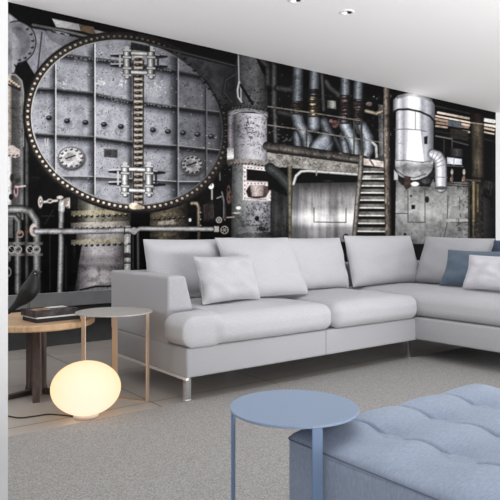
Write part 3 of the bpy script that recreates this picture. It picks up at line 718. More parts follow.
    def fitting(x_, y0, y1, r, c, n, gl=None):
        y_ = y0
        gpoly([(x_ - r * .8, y0), (x_ + r * .8, y0), (x_ + r * .8, y1), (x_ - r * .8, y1)], [(0, [v * .25 for v in c]), (.4, [v * .75 for v in c]), (1, [v * .2 for v in c])], s=.5)
        while y_ < y1:
            h = rng.uniform(1.8, 4.6); rr_ = r * rng.uniform(.82, 1.22); t_ = rng.uniform(.6, 1.05)
            gpoly([(x_ - rr_, y_ + .2), (x_ + rr_, y_ + .5), (x_ + rr_ * .9, y_ + h), (x_ - rr_ * .9, y_ + h - .3)], [(0, [v * .28 for v in c]), (.32, [v * t_ for v in c]), (.55, [v * .75 * t_ for v in c]), (1, [v * .25 for v in c])], s=.4, f=.8)
            line([(x_ - rr_, y_ + h), (x_ + rr_, y_ + h + .2)], (24, 20, 20), .45, .8)
            if rng.random() < .6: ell(x_ - r * rng.uniform(-.1, .4), y_ + h * .45, r * rng.uniform(.2, .5), h * .2, gl or [min(230, v * 1.5) for v in c], .7)
            y_ += h
        for i in range(22): ell(x_ + rng.uniform(-r, r), rng.uniform(y0, y1), .6, .5, (22, 18, 18), .8)
    fitting(297.5, 101, 111, 6.2, (72, 60, 52), 3); fitting(314, 89, 98, 6.0, (66, 60, 62), 2, (150, 148, 156)); fitting(314, 98, 115, 5.6, (112, 92, 64), 5, (222, 200, 158))
    fitting(345, 95, 120, 5.4, (82, 66, 68), 7, (140, 122, 124)); fitting(358.3, 99, 123, 5.3, (76, 64, 64), 7, (136, 126, 130))
    ell(335, 124, 3.6, 4, (84, 54, 52), s=.5); ell(331, 121, 1.8, 2, (110, 76, 74), s=.4); ell(369, 104, 3.2, 2.2, (92, 78, 76), s=.5); stud(374, 97, 1.2, (30, 28, 28), (170, 168, 166)); stud(377, 99, 1, (30, 28, 28), (150, 148, 146))
    gpoly([(378, 104), (387, 106), (387, 160), (379, 160)], [(0, (64, 64, 66)), (.5, (98, 98, 100)), (1, (50, 48, 48))], g=.2, s=.1)
    tube([(366, 111), (376, 113.5), (383, 111), (387, 104)], 2.0, [(-1, (60, 50, 42)), (0, (156, 138, 118)), (1, (70, 58, 48))], s=.2)
    for pts in ([(268, 106.5), (300, 111), (345, 118), (362, 121)], [(268, 125), (300, 129.5), (345, 137), (385, 143)]): line(pts, (112, 104, 96), .65, .9, s=.3)
    for x_, y0, y1 in ((306.5, 130, 148), (354, 120, 158)): line([(x_, y0), (x_, y1)], (70, 66, 60), .8)
    # deck beam and edge
    tube([(267, 146), (300, 150.5), (364, 160)], 4.3, [(-1, (40, 35, 32)), (-.3, (88, 82, 78)), (.2, (70, 65, 62)), (1, (34, 30, 28))], g=.35, s=.4)
    poly([(267, 152), (362, 164.5), (362, 174), (267, 166)], (116, 112, 106), g=.25, s=.32, f=.7)
    for i in range(60): ell(rng.uniform(268, 360), rng.uniform(153, 170), rng.uniform(.4, 1.4), .7, rng.choice([60, 160]) * np.array((1, .98, .94)), .5)
    line([(267, 151), (362, 163.5)], (40, 36, 34), .8)
    poly([(268, 167), (362, 174), (360, 186), (268, 190)], (13, 13, 14), g=.3)
    tube([(270, 168), (280, 176), (292, 190)], 5.2, [(-1, (30, 34, 34)), (0, (66, 70, 70)), (1, (30, 32, 32))], g=.2)
    poly([(271, 190), (289, 192), (289, 242), (271, 242)], (44, 45, 48), g=.25, st=.35); gpoly([(271, 190), (289, 190), (289, 240), (271, 240)], [(0, 30), (.5, 78), (.8, 62), (1, 30)], 'y', .5, st=.3)
    line([(272, 188), (288, 195)], (16, 16, 16), 1.6)
    # furnace casing
    gpoly([(293, 183), (362, 182), (362, 242), (290, 242)], [(0, 44), (.13, (82, 80, 82)), (.28, (122, 119, 121)), (.45, (134, 131, 133)), (.6, (212, 210, 212)), (.7, (190, 188, 190)), (.78, (126, 124, 127)), (1, (104, 103, 106))], 'y', x0=181, x1=241, st=.24, g=.1)
    gpoly([(290, 181), (362, 181), (362, 242), (290, 242)], [(0, (18, 18, 20)), (.08, (40, 40, 42)), (.2, (0, 0, 0)), (1, (0, 0, 0))], 'x', .0)
    for x_, wd, a_ in ((296, 5, .55), (336, 3, .4), (330, 1.5, .25), (320, 2, .2), (305, 2, .2)):
        gpoly([(x_ - wd, 186), (x_ + wd, 186), (x_ + wd, 242), (x_ - wd, 242)], [(0, (50, 50, 53)), (1, (60, 60, 64))], 'x', a_, wd * .7)
    line([(314, 208), (314, 222), (346, 222.5), (346, 209)], (66, 62, 60), .5, .9)
    tube([(293.5, 184), (296, 176), (301, 171.5), (308, 170.8), (358, 174.5)], 1.7, [(-1, 70), (0, 176), (1, 90)]); line([(316.5, 169), (316.5, 175)], (120, 118, 116), .8)
    ell(328, 181, 5, 1, (44, 44, 44)); ell(346, 237, 3.0, 3.2, (34, 32, 32), ring=1.4)
    gpoly([(287.5, 166), (292.5, 166), (291.5, 242), (287, 242)], [(0, (46, 42, 34)), (.5, (112, 104, 84)), (1, (44, 40, 34))], g=.25, s=.3)

    # --- plates behind the silver vessel
    poly([(362, 164), (394, 150), (394, 244), (352, 244)], (66, 66, 68), g=.2, s=.1)
    gpoly([(394, 180), (474, 178), (474, 244), (394, 244)], [(0, (92, 93, 92)), (.3, (116, 117, 116)), (.5, (134, 134, 134)), (.64, (112, 113, 113)), (1, (96, 98, 98))], 'y', g=.22, s=.14, st=.06)
    ell(431, 214, 9, 6, (176, 175, 176), .5, 6); ell(424, 205, 8, 8, (140, 140, 140), .35, 6); ell(455, 213, 7, 5, (150, 150, 150), .5, 5)
    for pts in ([(394, 213.5), (408, 213.5)], [(408, 190), (408, 222), (425, 222.5), (425, 188)], [(450, 222), (474, 222.5)], [(448, 196), (447, 224), (443, 242)], [(394, 214), (394, 242)]): line(pts, (58, 58, 58), .45, .8)
    poly([(446, 219), (468, 219), (468, 222), (446, 222)], (150, 150, 150), .7); poly([(452, 206), (464, 206), (464, 219), (448, 219)], (104, 104, 104), .5)
    ell(427, 199.5, 2.1, 3.2, (34, 34, 34)); poly([(411.5, 205), (415, 205), (415, 209), (411.5, 209)], (22, 20, 20)); ell(411, 196, 1.3, 1.3, (60, 60, 60)); ell(405, 234.5, 1.4, 1.6, (36, 34, 34)); stud(442, 186, 1.1, (50, 50, 50), (190, 190, 190))
    line([(384, 234), (384, 242)], (60, 58, 56), 1.0)
    # ladder
    poly([(364, 160), (386, 162), (386, 244), (355, 244)], (34, 33, 32), g=.4)
    gpoly([(363, 158), (387, 162), (387, 168), (363, 165)], [(0, (150, 130, 124)), (.5, (200, 186, 178)), (1, (150, 132, 124))], s=.3); line([(370, 160), (374, 166)], (70, 40, 36), 1.0, .6)
    for i, y_ in enumerate((171.5, 178.5, 185.5, 192.5, 199.8, 207.5, 215.2, 223, 231)):
        xa = 362.5 - i * 1.05
        gpoly([(xa, y_ - 3.6), (386, y_ - 3.6), (386, y_ + .4), (xa, y_ + .4)], [(0, (74, 72, 68)), (.5, (104, 102, 97)), (1, (86, 84, 80))], s=.25)
        line([(xa, y_ + .3), (386, y_ + .5)], (182, 178, 170), .75, .95, s=.2); poly([(xa, y_ + 1.3), (386, y_ + 1.5), (386, y_ + 3.8), (xa, y_ + 3.6)], (22, 21, 20))
    poly([(356, 236), (386, 236), (386, 244), (356, 244)], (112, 112, 112), g=.3); ell(367, 177, 4, 1.6, (170, 168, 164), .7); line([(363, 238), (366, 234)], (40, 40, 40), .7)
    tube([(361.4, 152), (360.5, 172), (357.5, 200), (354, 243)], 2.5, [(-1, (56, 52, 48)), (-.2, (118, 112, 104)), (.3, (96, 88, 82)), (1, (40, 38, 36))], g=.2, s=.3)
    line([(361.5, 120), (361.5, 154)], (60, 58, 54), 1.1)
    poly([(390, 98), (397, 100), (395, 244), (390, 244)], (15, 14, 14), g=.3)
    tube([(386.5, 90), (386.5, 140), (387.5, 180), (388.5, 243)], 3.4, [(-1, (52, 42, 36)), (-.4, (116, 104, 94)), (.1, (94, 82, 74)), (.5, (62, 54, 48)), (1, (36, 30, 26))], g=.3, s=.35)
    for i in range(30): ell(387 + rng.normal() * 1.5, rng.uniform(95, 240), .6, 1.6, rng.choice([50, 160]) * np.array((1, .9, .82)), .5)

    # --- right-hand background
    poly([(434, 98), (500, 114), (500, 244), (470, 244), (470, 182), (434, 182)], (14, 13, 14), g=.4, s=.2)
    line([(436, 106), (480, 116)], (46, 46, 48), .9)
    for pts, c, r in (([(438, 112.5), (469, 118.5)], (184, 160, 142), 1.2), ([(436, 116), (470, 122.5), (496, 126)], (206, 178, 152), .95), ([(436, 119), (448, 121.5)], (146, 118, 98), 1.3), ([(436, 122.5), (468, 127.5)], (132, 104, 86), 1.2), ([(436, 126), (447, 127.5)], (150, 126, 106), 1.0),
                      ([(462, 124), (469, 125.5)], (186, 156, 134), 1.2), ([(463, 131), (469, 132)], (150, 150, 148), 1.2), ([(484, 119.8), (494, 121.5)], (206, 202, 192), 1.9), ([(484, 128), (494, 130)], (190, 164, 138), 1.1), ([(484, 132), (494, 134)], (176, 156, 134), .9), ([(484, 125), (496, 127)], (212, 188, 164), 1.0)): line(pts, c, r, s=.2)
    poly([(448, 119.5), (461, 122), (461, 128), (448, 126)], (72, 82, 90), g=.15, s=.15)
    poly([(450, 128), (468, 131), (468, 141), (450, 138)], (48, 42, 36), g=.3)
    for pts, v in (([(436, 136), (452, 139)], 92), ([(453, 141), (468, 145)], 66), ([(452, 138), (452, 150)], 70), ([(444, 140), (444, 160)], 48), ([(436, 131), (470, 138)], 40), ([(480, 138), (496, 142)], 44)): line(pts, (v, v, v), .8)
    gpoly([(447, 157), (462, 159), (462, 165), (447, 164)], [(0, (150, 160, 176)), (.5, (200, 206, 214)), (1, (150, 160, 176))], s=.12); line([(454, 158), (454, 165)], (120, 130, 146), .5)
    gpoly([(450, 148), (463, 149), (463, 157), (450, 156)], [(0, 30), (.5, 74), (1, 34)], s=.3); line([(446, 165.6), (463, 166.6)], 80, .6)
    for x_ in (452, 464):
        ell(x_, 172, 1.4, 3.0, (146, 138, 130), s=.3); ell(x_ - .4, 179, 1.6, 2.6, (150, 116, 100), s=.4); stud(x_ - 1, 181, 1.2, (50, 40, 36), (226, 214, 204)); line([(x_, 176), (x_, 184)], (110, 84, 72), .8)
    tube([(446, 184), (470, 186)], 1.6, [(-1, 40), (0, 96), (1, 40)], s=.4)
    gpoly([(471, 123), (484, 124.5), (484, 244), (472, 244)], [(0, (36, 27, 22)), (.3, (70, 62, 48)), (.6, (88, 78, 62)), (1, (38, 30, 28))], g=.22, st=.25)
    gpoly([(470, 112), (484, 115), (484, 124), (470, 122)], [(0, (20, 14, 14)), (.6, (54, 38, 36)), (1, (24, 18, 18))], s=.2); gpoly([(468, 176), (486, 178), (486, 244), (468, 244)], [(0, 14), (1, 20)], 'y', .55, g=.4)
    gpoly([(471.8, 181), (475.4, 181), (475, 222), (471.8, 222)], [(0, (70, 58, 28)), (.45, (132, 118, 78)), (1, (84, 70, 34))], s=.12); gpoly([(471.8, 222), (475, 222), (474.6, 244), (471.8, 244)], [(0, 40), (.5, (96, 86, 60)), (1, 30)], s=.3)
    line([(466, 180), (480, 181)], (84, 70, 64), 1.0); gpoly([(476, 184), (479.5, 184), (479, 212), (476, 212)], [(0, 40), (.5, (116, 98, 62)), (1, 34)], s=.3)
    for i in range(150):
        x_ = rng.uniform(457, 492); y_ = rng.uniform(182, 240); v = rng.uniform(28, 96)
        if rng.random() < .5: ell(x_, y_, rng.uniform(.6, 2.0), rng.uniform(.6, 2.2), (v, v * .9, v * .86), .55, ring=.6)
        else: line([(x_, y_), (x_ + rng.normal() * 2, y_ + rng.normal() * 3)], (v, v * .93, v * .9), .45, .7)
    poly([(484, 180), (496, 182), (496, 190), (484, 189)], (60, 60, 60), .6, 1.5, s=.3); gpoly([(483, 196), (490, 200), (494, 244), (484, 244)], [(0, 46), (1, 18)], g=.3)
    line([(493, 140), (494, 240)], (28, 28, 30), .7)

    # --- silver vessel and elbow duct
    poly([(394, 166), (436, 170), (430, 187), (402, 185), (394, 176)], (36, 34, 34), s=.4, g=.3)
    STL = [(0, 70), (.06, (112, 113, 120)), (.14, (176, 178, 186)), (.24, (126, 126, 138)), (.33, (164, 165, 174)), (.4, (206, 207, 212)), (.5, (228, 228, 230)), (.6, (206, 206, 212)), (.68, (128, 129, 142)), (.78, (150, 152, 162)), (.88, (112, 114, 124)), (.96, (82, 84, 92)), (1, 48)]
    gpoly([(396, 108), (434, 112), (433.4, 166), (431.5, 171.5), (427, 176), (420, 179), (413, 180), (406, 179), (400, 176), (396.5, 171.5), (395, 166)], STL, x0=394, x1=434.5, s=.05, st=.05)
    gpoly([(393, 100), (398, 95.5), (408, 93), (420, 94.5), (431, 99), (435, 105), (435, 121), (430, 115.5), (420, 111), (408, 108.6), (398, 109), (393, 112)], STL, x0=392.5, x1=436, s=.06, st=.05)
    gpoly([(396, 96), (408, 92.5), (422, 94), (432, 99), (432, 102), (420, 97.5), (408, 96), (397, 99)], [(0, 60), (.5, 150), (1, 84)], s=.15, a=.75)
    tube([(393.6, 112), (398, 109.6), (408, 109.2), (420, 111.6), (430, 116.2), (435, 122)], .9, [(-1, 26), (1, 30)])
    line([(394.6, 129.5), (406, 129), (420, 130.2), (426, 131.4)], (84, 84, 92), .5, .9); line([(415.4, 111), (415.4, 129.6)], (92, 92, 98), .45, .9)
    gpoly([(408.5, 130.4), (420.5, 130.6), (424, 161.5), (406.5, 160)], [(0, (216, 216, 219)), (.5, (236, 236, 238)), (1, (222, 222, 225))]); 
    for i in range(5): ell(410.5 + i * 2.4, 137.4 + (i % 2) * .4, .5, .4, (140, 140, 150), .8)
    poly([(424, 137), (427.6, 136), (427.2, 144), (424.4, 144)], (26, 26, 30)); line([(396, 143), (404, 144)], (110, 110, 122), .45, .7)
    gpoly([(395.4, 160), (406, 160.6), (424, 162.6), (433.4, 160), (433.2, 166), (431, 171.5), (427, 175.6), (420, 178.6), (413, 179.6), (406, 178.6), (400, 175.6), (397, 171.5), (395.4, 166)], [(0, (176, 176, 180)), (.16, (140, 140, 143)), (.4, (88, 88, 90)), (.6, (118, 118, 122)), (1, (132, 132, 134))], 'y', .85, s=.26, g=.2)
    line([(396, 160.4), (406, 160.4), (422, 162.4), (432, 161)], (70, 70, 74), .5, .8); line([(396, 170), (404, 176), (414, 178), (426, 174)], (60, 60, 62), .5, .8)
    poly([(404.5, 176), (410.5, 177), (411, 187), (406, 190), (404, 186)], (66, 48, 44), s=.45); ell(415, 184, 4, 2.2, (216, 216, 208)); poly([(394, 170), (398, 174), (398, 180), (394, 180)], (150, 150, 152)); ell(426, 181, 4, 3, (72, 72, 74), .8, s=.4)
    tube([(432.6, 154), (437.5, 156.5), (440.4, 162), (441, 170), (441, 187)], [5, 6, 6.2, 6.2, 6], [(-1, (70, 70, 78)), (-.55, (170, 171, 178)), (-.15, (212, 212, 218)), (.2, (160, 160, 168)), (.65, (136, 136, 144)), (1, (58, 58, 64))], s=.06)
    for a_, b_ in (((434.5, 150), (431.5, 159)), ((439, 151.5), (434, 160)), ((442.6, 155), (435.4, 161.5)), ((445.4, 159), (435.4, 164)), ((446.8, 164), (435, 167.4)), ((447.2, 177.5), (434.8, 177))): line([a_, b_], (98, 98, 106), .45, .8)
    ell(441, 188, 6, 1.8, (60, 60, 62), .9)

    C[:] = np.clip(C * (1 + .10 * (G2[..., None] - .5)) + (G4[..., None] - .5) * 5, 4, 245)
    g = np.clip((G4 - .60) / .14, 0, 1) * .30 + np.clip((G2 - .62) / .14, 0, 1) * .22 + np.clip((.38 - G1) / .2, 0, 1) * .25
    keep = (AX > 393) & (AX < 448) & (AY > 92) & (AY < 186) | (AX < 222) & (AY < 206) & (AX > 30)
    soft = (AY > 182) & (AX > 290) | (AX < 60) & (AY < 100)
    g = np.where(keep, g * .25, np.where(soft, g * .3, g * .7)); C[:] = C * (1 - g[..., None])
    hi = np.clip((G4 - .5) * 2, 0, 1) * np.clip((C.mean(-1) - 70) / 60, 0, 1) * np.where(keep, 4, 22); C[:] = C + hi[..., None]
    lum = C.mean(-1, keepdims=True); C[:] = lum + .55 * (C - lum)
    u = C / 255; C[:] = np.clip(255 * (u + 1.0 * u * (1 - u) * (u - .22) * 2), 3, 246)
    # --- the sheet itself
    s = C / 255.0
    s = np.where(s <= .04045, s / 12.92, ((s + .055) / 1.055) ** 2.4) * PRINT_GAIN
    co = np.empty((NR, NC, 3)); co[..., 0] = xs[None, :]; co[..., 1] = Yw; co[..., 2] = zs[:, None]
    idx = np.arange(NR * NC).reshape(NR, NC)
    q = np.stack([idx[:-1, :-1], idx[:-1, 1:], idx[1:, 1:], idx[1:, :-1]], -1).reshape(-1)
    nf = (NR - 1) * (NC - 1)
    me = bpy.data.meshes.new('wall_mural')
    me.vertices.add(NR * NC); me.vertices.foreach_set('co', co.reshape(-1).astype(np.float32))
    me.loops.add(nf * 4); me.loops.foreach_set('vertex_index', q.astype(np.int32))
    me.polygons.add(nf); me.polygons.foreach_set('loop_start', np.arange(0, nf * 4, 4, dtype=np.int32))
    me.update(calc_edges=True)
    ca = me.color_attributes.new('print', 'FLOAT_COLOR', 'POINT')
    rgba = np.ones((NR * NC, 4), np.float32); rgba[:, :3] = np.clip(s, 0, 1).reshape(-1, 3)
    ca.data.foreach_set('color', rgba.reshape(-1))
    m = bpy.data.materials.new('printed_paper'); m.use_nodes = True
    b = m.node_tree.nodes['Principled BSDF']; b.inputs['Roughness'].default_value = .85; b.inputs['Specular IOR Level'].default_value = 0.1
    at = m.node_tree.nodes.new('ShaderNodeAttribute'); at.attribute_name = 'print'
    m.node_tree.links.new(at.outputs['Color'], b.inputs['Base Color'])
    me.materials.append(m)
    o = bpy.data.objects.new('wall_mural', me); COL.objects.link(o)
    tag(o, 'large black and white photographic wall mural of factory pipes and a round bolted hatch', 'wall mural')
PRINT_GAIN = 1.0
build_mural()
#MURAL_END

# ------------------------------------------------------------------ recessed ceiling spots
def spot(x, y, label):
    t = empty('recessed_spotlight', (x, y, H), label, 'ceiling light', group='recessed ceiling spotlights')
    bm = bmesh.new(); n = 40; prof = [(.055, 0.0), (.053, -.005), (.040, -.006), (.037, -.001), (.037, 0.0)]
    rings = [[bm.verts.new((r * math.cos(2 * math.pi * i / n), r * math.sin(2 * math.pi * i / n), z)) for i in range(n)] for r, z in prof]
    for a, b in zip(rings, rings[1:]):
        for i in range(n): bm.faces.new((a[i], a[(i + 1) % n], b[(i + 1) % n], b[i]))
    link('trim_ring', bm, M['ceiling'], t)
    bm = bmesh.new(); disc(bm, (0, 0), .037, -.003, -.0005, 32)
    link('reflector', bm, M['chrome'], t)
    bm = bmesh.new(); disc(bm, (-.012, 0.01), .017, -.010, -.003, 24, .002)
    link('bulb', bm, glow_mat('spot_bulb', (255, 252, 245), (255, 252, 245), 1.4, (0, 0, 0), 0, 1), t)
    bm = bmesh.new(); disc(bm, (.017, -.012), .014, -.009, -.003, 24, .002)
    link('bulb_shield', bm, M['black'], t)
spot(3.418, 3.224, 'small round recessed ceiling spotlight, the one wholly in view')
spot(2.945, 3.285, 'small recessed ceiling spotlight cut off by the top edge of the picture')

# ------------------------------------------------------------------ rug
rug = link('rug', rbox_bm(-1.2, 5.2, -1.1, 2.62, 0.0, 0.008, 0.003, cell=0.8, seg=2), M['rug'])
tag(rug, 'wide speckled grey short-pile rug covering the floor in front of the sofa', 'rug')

# ------------------------------------------------------------------ corner sofa
sofa = empty('corner_sofa', (2.5, 3.0, 0), 'light grey fabric L-shaped corner sofa on chrome legs', 'sofa')
sofa_inv = Matrix.Translation((-2.5, -3.0, 0))
def sp(name, bm, m, parent=None, smooth=True):
    if parent is None:
        bm.transform(sofa_inv)
    else:
        bm.transform(sofa_inv)
    return link(name, bm, m, parent or sofa, smooth)
FX, FY = 1.60, 2.60
fr = sp('seat_frame', rbox_bm(FX, 3.455, FY, 3.47, .128, .278, .012, seg=2, cell=.2), M['fabric_side'])
bm = bmesh.new(); box(bm, 2.574, FY - .0012, .131, 2.577, FY + .004, .276); sp('seam', bm, M['pouf_seam'], fr, False)
sp('seat_frame', rbox_bm(3.43, 4.40, 1.25, 3.47, .135, .285, .012, seg=2, cell=.2), M['fabric_side'])
def armwarp(q):
    # arm is slim, its top dips slightly and the outer face leans in
    q.y += .03 * max(0, (q.y - 3.2) / .3)
    if q.x > 1.68: q.x -= .055 * max(0, (q.z - .42)) / .2
    return q
sp('armrest', rbox_bm(FX, 1.768, 2.79, 3.47, .27, .632, .016, seg=3, cell=.05, warp=armwarp), M['fabric_side'])
sp('backrest', rbox_bm(1.62, 4.40, 3.385, 3.49, .20, .628, .02, seg=3, cell=.2), M['fabric_side'])
sp('backrest', rbox_bm(4.30, 4.42, 1.25, 3.48, .20, .628, .02, seg=3, cell=.2), M['fabric_side'])
def twarp(q):
    k = min(1, max(0, (q.x - 1.775) / .02)); k = k * k * (3 - 2 * k)
    q.y = 2.585 + (q.y - 2.585) * (.265 + .735 * k)
    if k < 1: q.z = min(q.z, .45)
    return q
sp('seat_cushion', rbox_bm(FX - .018, 2.628, 2.58, 3.38, .278, .430, .058, crown=.036, side=.014, seg=5, cell=.022, warp=twarp, wob=.008, seed=1), M['fabric'])
sp('seat_cushion', rbox_bm(2.634, 3.442, 2.572, 3.38, .278, .430, .058, crown=.037, side=.016, seg=5, cell=.03, wob=.008, seed=4), M['fabric'])
sp('seat_cushion', rbox_bm(3.45, 4.28, 1.28, 3.375, .286, .442, .058, crown=.032, side=.012, seg=5, cell=.04, wob=.007, seed=8), M['fabric'])
def leg_bm(x, y, along='y'):
    bm = bmesh.new()
    box(bm, x - .016, y - .014, .012, x + .016, y + .014, .132, .002)
    box(bm, x - .018, y - .016, 0.0, x + .018, y + .016, .012, .002)
    return bm
for (x, y) in ((1.626, 2.640), (3.405, 2.640), (2.45, 3.44), (4.37, 3.43), (4.37, 1.30), (3.47, 1.30)):
    b_ = leg_bm(x, y)
    for v in b_.verts:
        if y < 2: v.co.z += .0085 if v.co.z < .1 else .006
    # the front legs stand at the rug's edge
    o = sp('leg', b_, M['chrome'], None, False); o['label'] = 'chrome leg'
bm = bmesh.new(); box(bm, FX - .006, 2.60, .118, FX + .012, 3.46, .131, .001)
o = sp('base_rail', bm, mat('satin_chrome', (235, 232, 228), 0.35, 0.6), None, False); o['label'] = 'thin chrome rail along the base'

# back cushions (loose)
R90 = math.pi / 2
G = 'loose back cushions on the sofa'
cushion('back_cushion', 'light grey back cushion beside the armrest, partly behind its neighbour', 'cushion', .62, .378, .17, (2.0, 3.16, .452), 0.0, .20, M['fabric'], pinch=.025, seed=1, group=G)
cushion('back_cushion', 'light grey back cushion propped in front of its neighbour behind the small square pillow', 'cushion', .60, .42, .16, (2.442, 2.935, .466), 0.0, .52, M['fabric'], pinch=.025, seed=2, group=G)
cushion('back_cushion', 'light grey back cushion in the middle of the sofa, left of the corner one', 'cushion', .66, .382, .16, (3.02, 3.14, .458), 0.0, .26, M['fabric'], pinch=.025, seed=3, group=G)
cushion('back_cushion', 'light grey back cushion below the ladder of the mural at the sofa corner', 'cushion', .80, .392, .16, (3.785, 3.13, .462), 0.0, .24, M['fabric'], pinch=.02, seed=4, group=G)
cushion('back_cushion', 'light grey back cushion on the right wing, turned sideways behind the blue pillow', 'cushion', .62, .395, .15, (4.10, 2.81, .462), -R90, .38, M['fabric'], pinch=.03, seed=5, roll=.03, group=G)
cushion('back_cushion', 'deep blue back cushion at the right edge, behind the slate blue pillow', 'cushion', .55, .35, .14, (4.12, 2.20, .47), -R90, .26, M['fabric_navy'], pinch=.04, seed=6, group=G)
# throw pillows
cushion('throw_pillow', 'small light grey square pillow standing near the sofa armrest', 'pillow', .415, .275, .13, (2.05, 2.83, .468), 0.02, .32, M['fabric'], pinch=.07, sag=.05, seed=7, roll=-.02, wr=.013)
cushion('throw_pillow', 'slate blue pillow behind the pale one on the right wing of the sofa', 'pillow', .56, .285, .13, (3.88, 2.44, .475), -R90, .40, M['fabric_blue'], pinch=.07, sag=.1, seed=8, wr=.01)
cushion('throw_pillow', 'pale off-white pillow in front of the blue ones at the right edge', 'pillow', .48, .24, .13, (3.70, 2.17, .485), -R90, .36, M['fabric_white'], pinch=.06, sag=.05, seed=9, wr=.01)

# ------------------------------------------------------------------ round metal side tables
FW = Vector((math.cos(YAW), math.sin(YAW), 0)); RT = Vector((math.sin(YAW), -math.cos(YAW), 0))
def side_table(name, label, c, r, z, angles, m_top, m_legs, lw, lt=.005, z0=0.0):
    t = empty(name, (c[0], c[1], z0), label, 'side table')
    z = z - z0
    bm = bmesh.new(); disc(bm, (0, 0), r, z - .006, z, 96, .0012)
    link('tabletop', bm, m_top, t, smooth=False)
    for k, a in enumerate(angles):
        a = math.radians(a); d = -FW * math.cos(a) + RT * math.sin(a); s = Vector((-d.y, d.x, 0))
        bm = bmesh.new(); box(bm, -lw / 2, -lt, 0, lw / 2, 0, z - .006, .0008)
        M4 = Matrix((( s.x, d.x, 0, d.x * (r - .001)), (s.y, d.y, 0, d.y * (r - .001)), (0, 0, 1, 0), (0, 0, 0, 1)))
        bm.transform(M4)
        link('leg', bm, m_legs[k] if isinstance(m_legs, list) else m_legs, t, smooth=False)
        bm = bmesh.new(); box(bm, -lw / 2, -(r - .001), 0, lw / 2, -lt, .005, .0008); bm.transform(M4)
        link('base_bar', bm, m_legs, t, smooth=False)
    return t
side_table('side_table', 'round blue metal side table overhanging the tufted pouf', (.928, 1.040), .148, .457, (15, -103, 140), M['blue_metal'], M['blue_leg'], .023, z0=.0085)
side_table('side_table', 'round pale grey side table with copper legs beside the sofa armrest', (1.362, 2.930), .196, .453, (72, -38, 192), M['grey_top'], M['copper'], .030)

# ------------------------------------------------------------------ wooden table with star-shaped pedestal
wc = (1.072, 3.276)
wt = empty('wooden_side_table', (wc[0], wc[1], 0), 'round oak side table on a dark pedestal holding books', 'side table')
bm = bmesh.new(); disc(bm, (0, 0), .304, .372, .405, 96, .006)
link('tabletop', bm, M['wood'], wt, smooth=False)
def fin(dirv, rb, rt_, z1, th, r_in=0.0):
    bm = bmesh.new(); d = Vector(dirv).normalized(); s = Vector((-d.y, d.x, 0)) * th / 2
    pr = [(r_in, 0), (rb, 0), (rb - .01, .05), (rt_, z1), (r_in, z1)]
    A = [bm.verts.new(Vector((d.x * q[0], d.y * q[0], q[1])) + s) for q in pr]
    B = [bm.verts.new(Vector((d.x * q[0], d.y * q[0], q[1])) - s) for q in pr]
    bm.faces.new(A); bm.faces.new(B[::-1])
    for i in range(5): bm.faces.new((A[i], A[(i + 1) % 5], B[(i + 1) % 5], B[i]))
    bmesh.ops.recalc_face_normals(bm, faces=bm.faces)
    return bm
bm = bmesh.new(); n = 8
rg = [[bm.verts.new((rr * math.cos(2 * math.pi * (i + .5) / n), rr * math.sin(2 * math.pi * (i + .5) / n), z)) for i in range(n)] for rr, z in ((.046, 0), (.044, .05), (.034, .372))]
for a, b in zip(rg, rg[1:]):
    for i in range(n): bm.faces.new((a[i], a[(i + 1) % n], b[(i + 1) % n], b[i]))
bm.faces.new(rg[0][::-1]); bm.faces.new(rg[-1])
TOC = -Vector((wc[0], wc[1], 0)).normalized(); SID = Vector((-TOC.y, TOC.x, 0))
ped = link('pedestal', bm, M['darkwood'], wt, smooth=False)
for a in (0, 120, 240):
    d = TOC * math.cos(math.radians(a)) + SID * math.sin(math.radians(a))
    link('pedestal_fin', fin(d, .20 if a == 0 else .06, .05, .372, .036, .02), M['darkwood'], wt, smooth=False)
    d2 = TOC * math.cos(math.radians(a + 60)) + SID * math.sin(math.radians(a + 60))
    bm = bmesh.new(); s = Vector((-d2.y, d2.x, 0))
    box(bm, .03, -.016, 0, .26, .016, .028, .003)
    for v in bm.verts:
        if v.co.x > .15: v.co.z *= .6
    bm.transform(Matrix(((d2.x, s.x, 0, 0), (d2.y, s.y, 0, 0), (0, 0, 1, 0), (0, 0, 0, 1))))
    link('foot', bm, M['darkwood'], wt, smooth=False)

# books
def book(label, ox, oy, ang, w, d, z0, t, cover, spine=True, picture=False):
    e = empty('book', (ox, oy, z0), label, 'book', rz=ang, group='books stacked on the oak table')
    c = min(.0028, t * .2)
    bm = bmesh.new(); box(bm, .003, .0035 if spine else .001, c, w - .003, d - .0035, t - c); link('pages', bm, M['page'], e, False)
    bm = bmesh.new(); box(bm, 0, 0, 0, w, d, c); box(bm, 0, 0, t - c, w, d, t)
    if spine: box(bm, 0, 0, c, w, .003, t - c); box(bm, 0, .003, c, .0028, d, t - c)
    link('cover', bm, cover, e, False)
    if picture:
        bm = bmesh.new(); box(bm, .012, .02, t, w * .40, d * .62, t + .0006); link('cover_picture', bm, M['bookimg'], e, False)
        bm = bmesh.new(); box(bm, w * .46, .07, t, w - .02, d - .03, t + .0008); link('cover_picture', bm, M['page'], e, False)
    return e
ba = math.atan2(3.124 - 3.087, 1.254 - 1.004) - .03
book('charcoal book lying lowest in the stack on the oak table', 1.006, 3.070, ba, .240, .165, .4052, .021, M['bookdark'])
book('thin pale-edged booklet sandwiched between the two dark books', 1.003, 3.069, ba, .240, .162, .4263, .006, M['page'], False)
book('thick dark book with mottled picture cover, on top of the stack', 1.000, 3.075, ba + .02, .236, .160, .4324, .033, M['bookcover'], True, True)

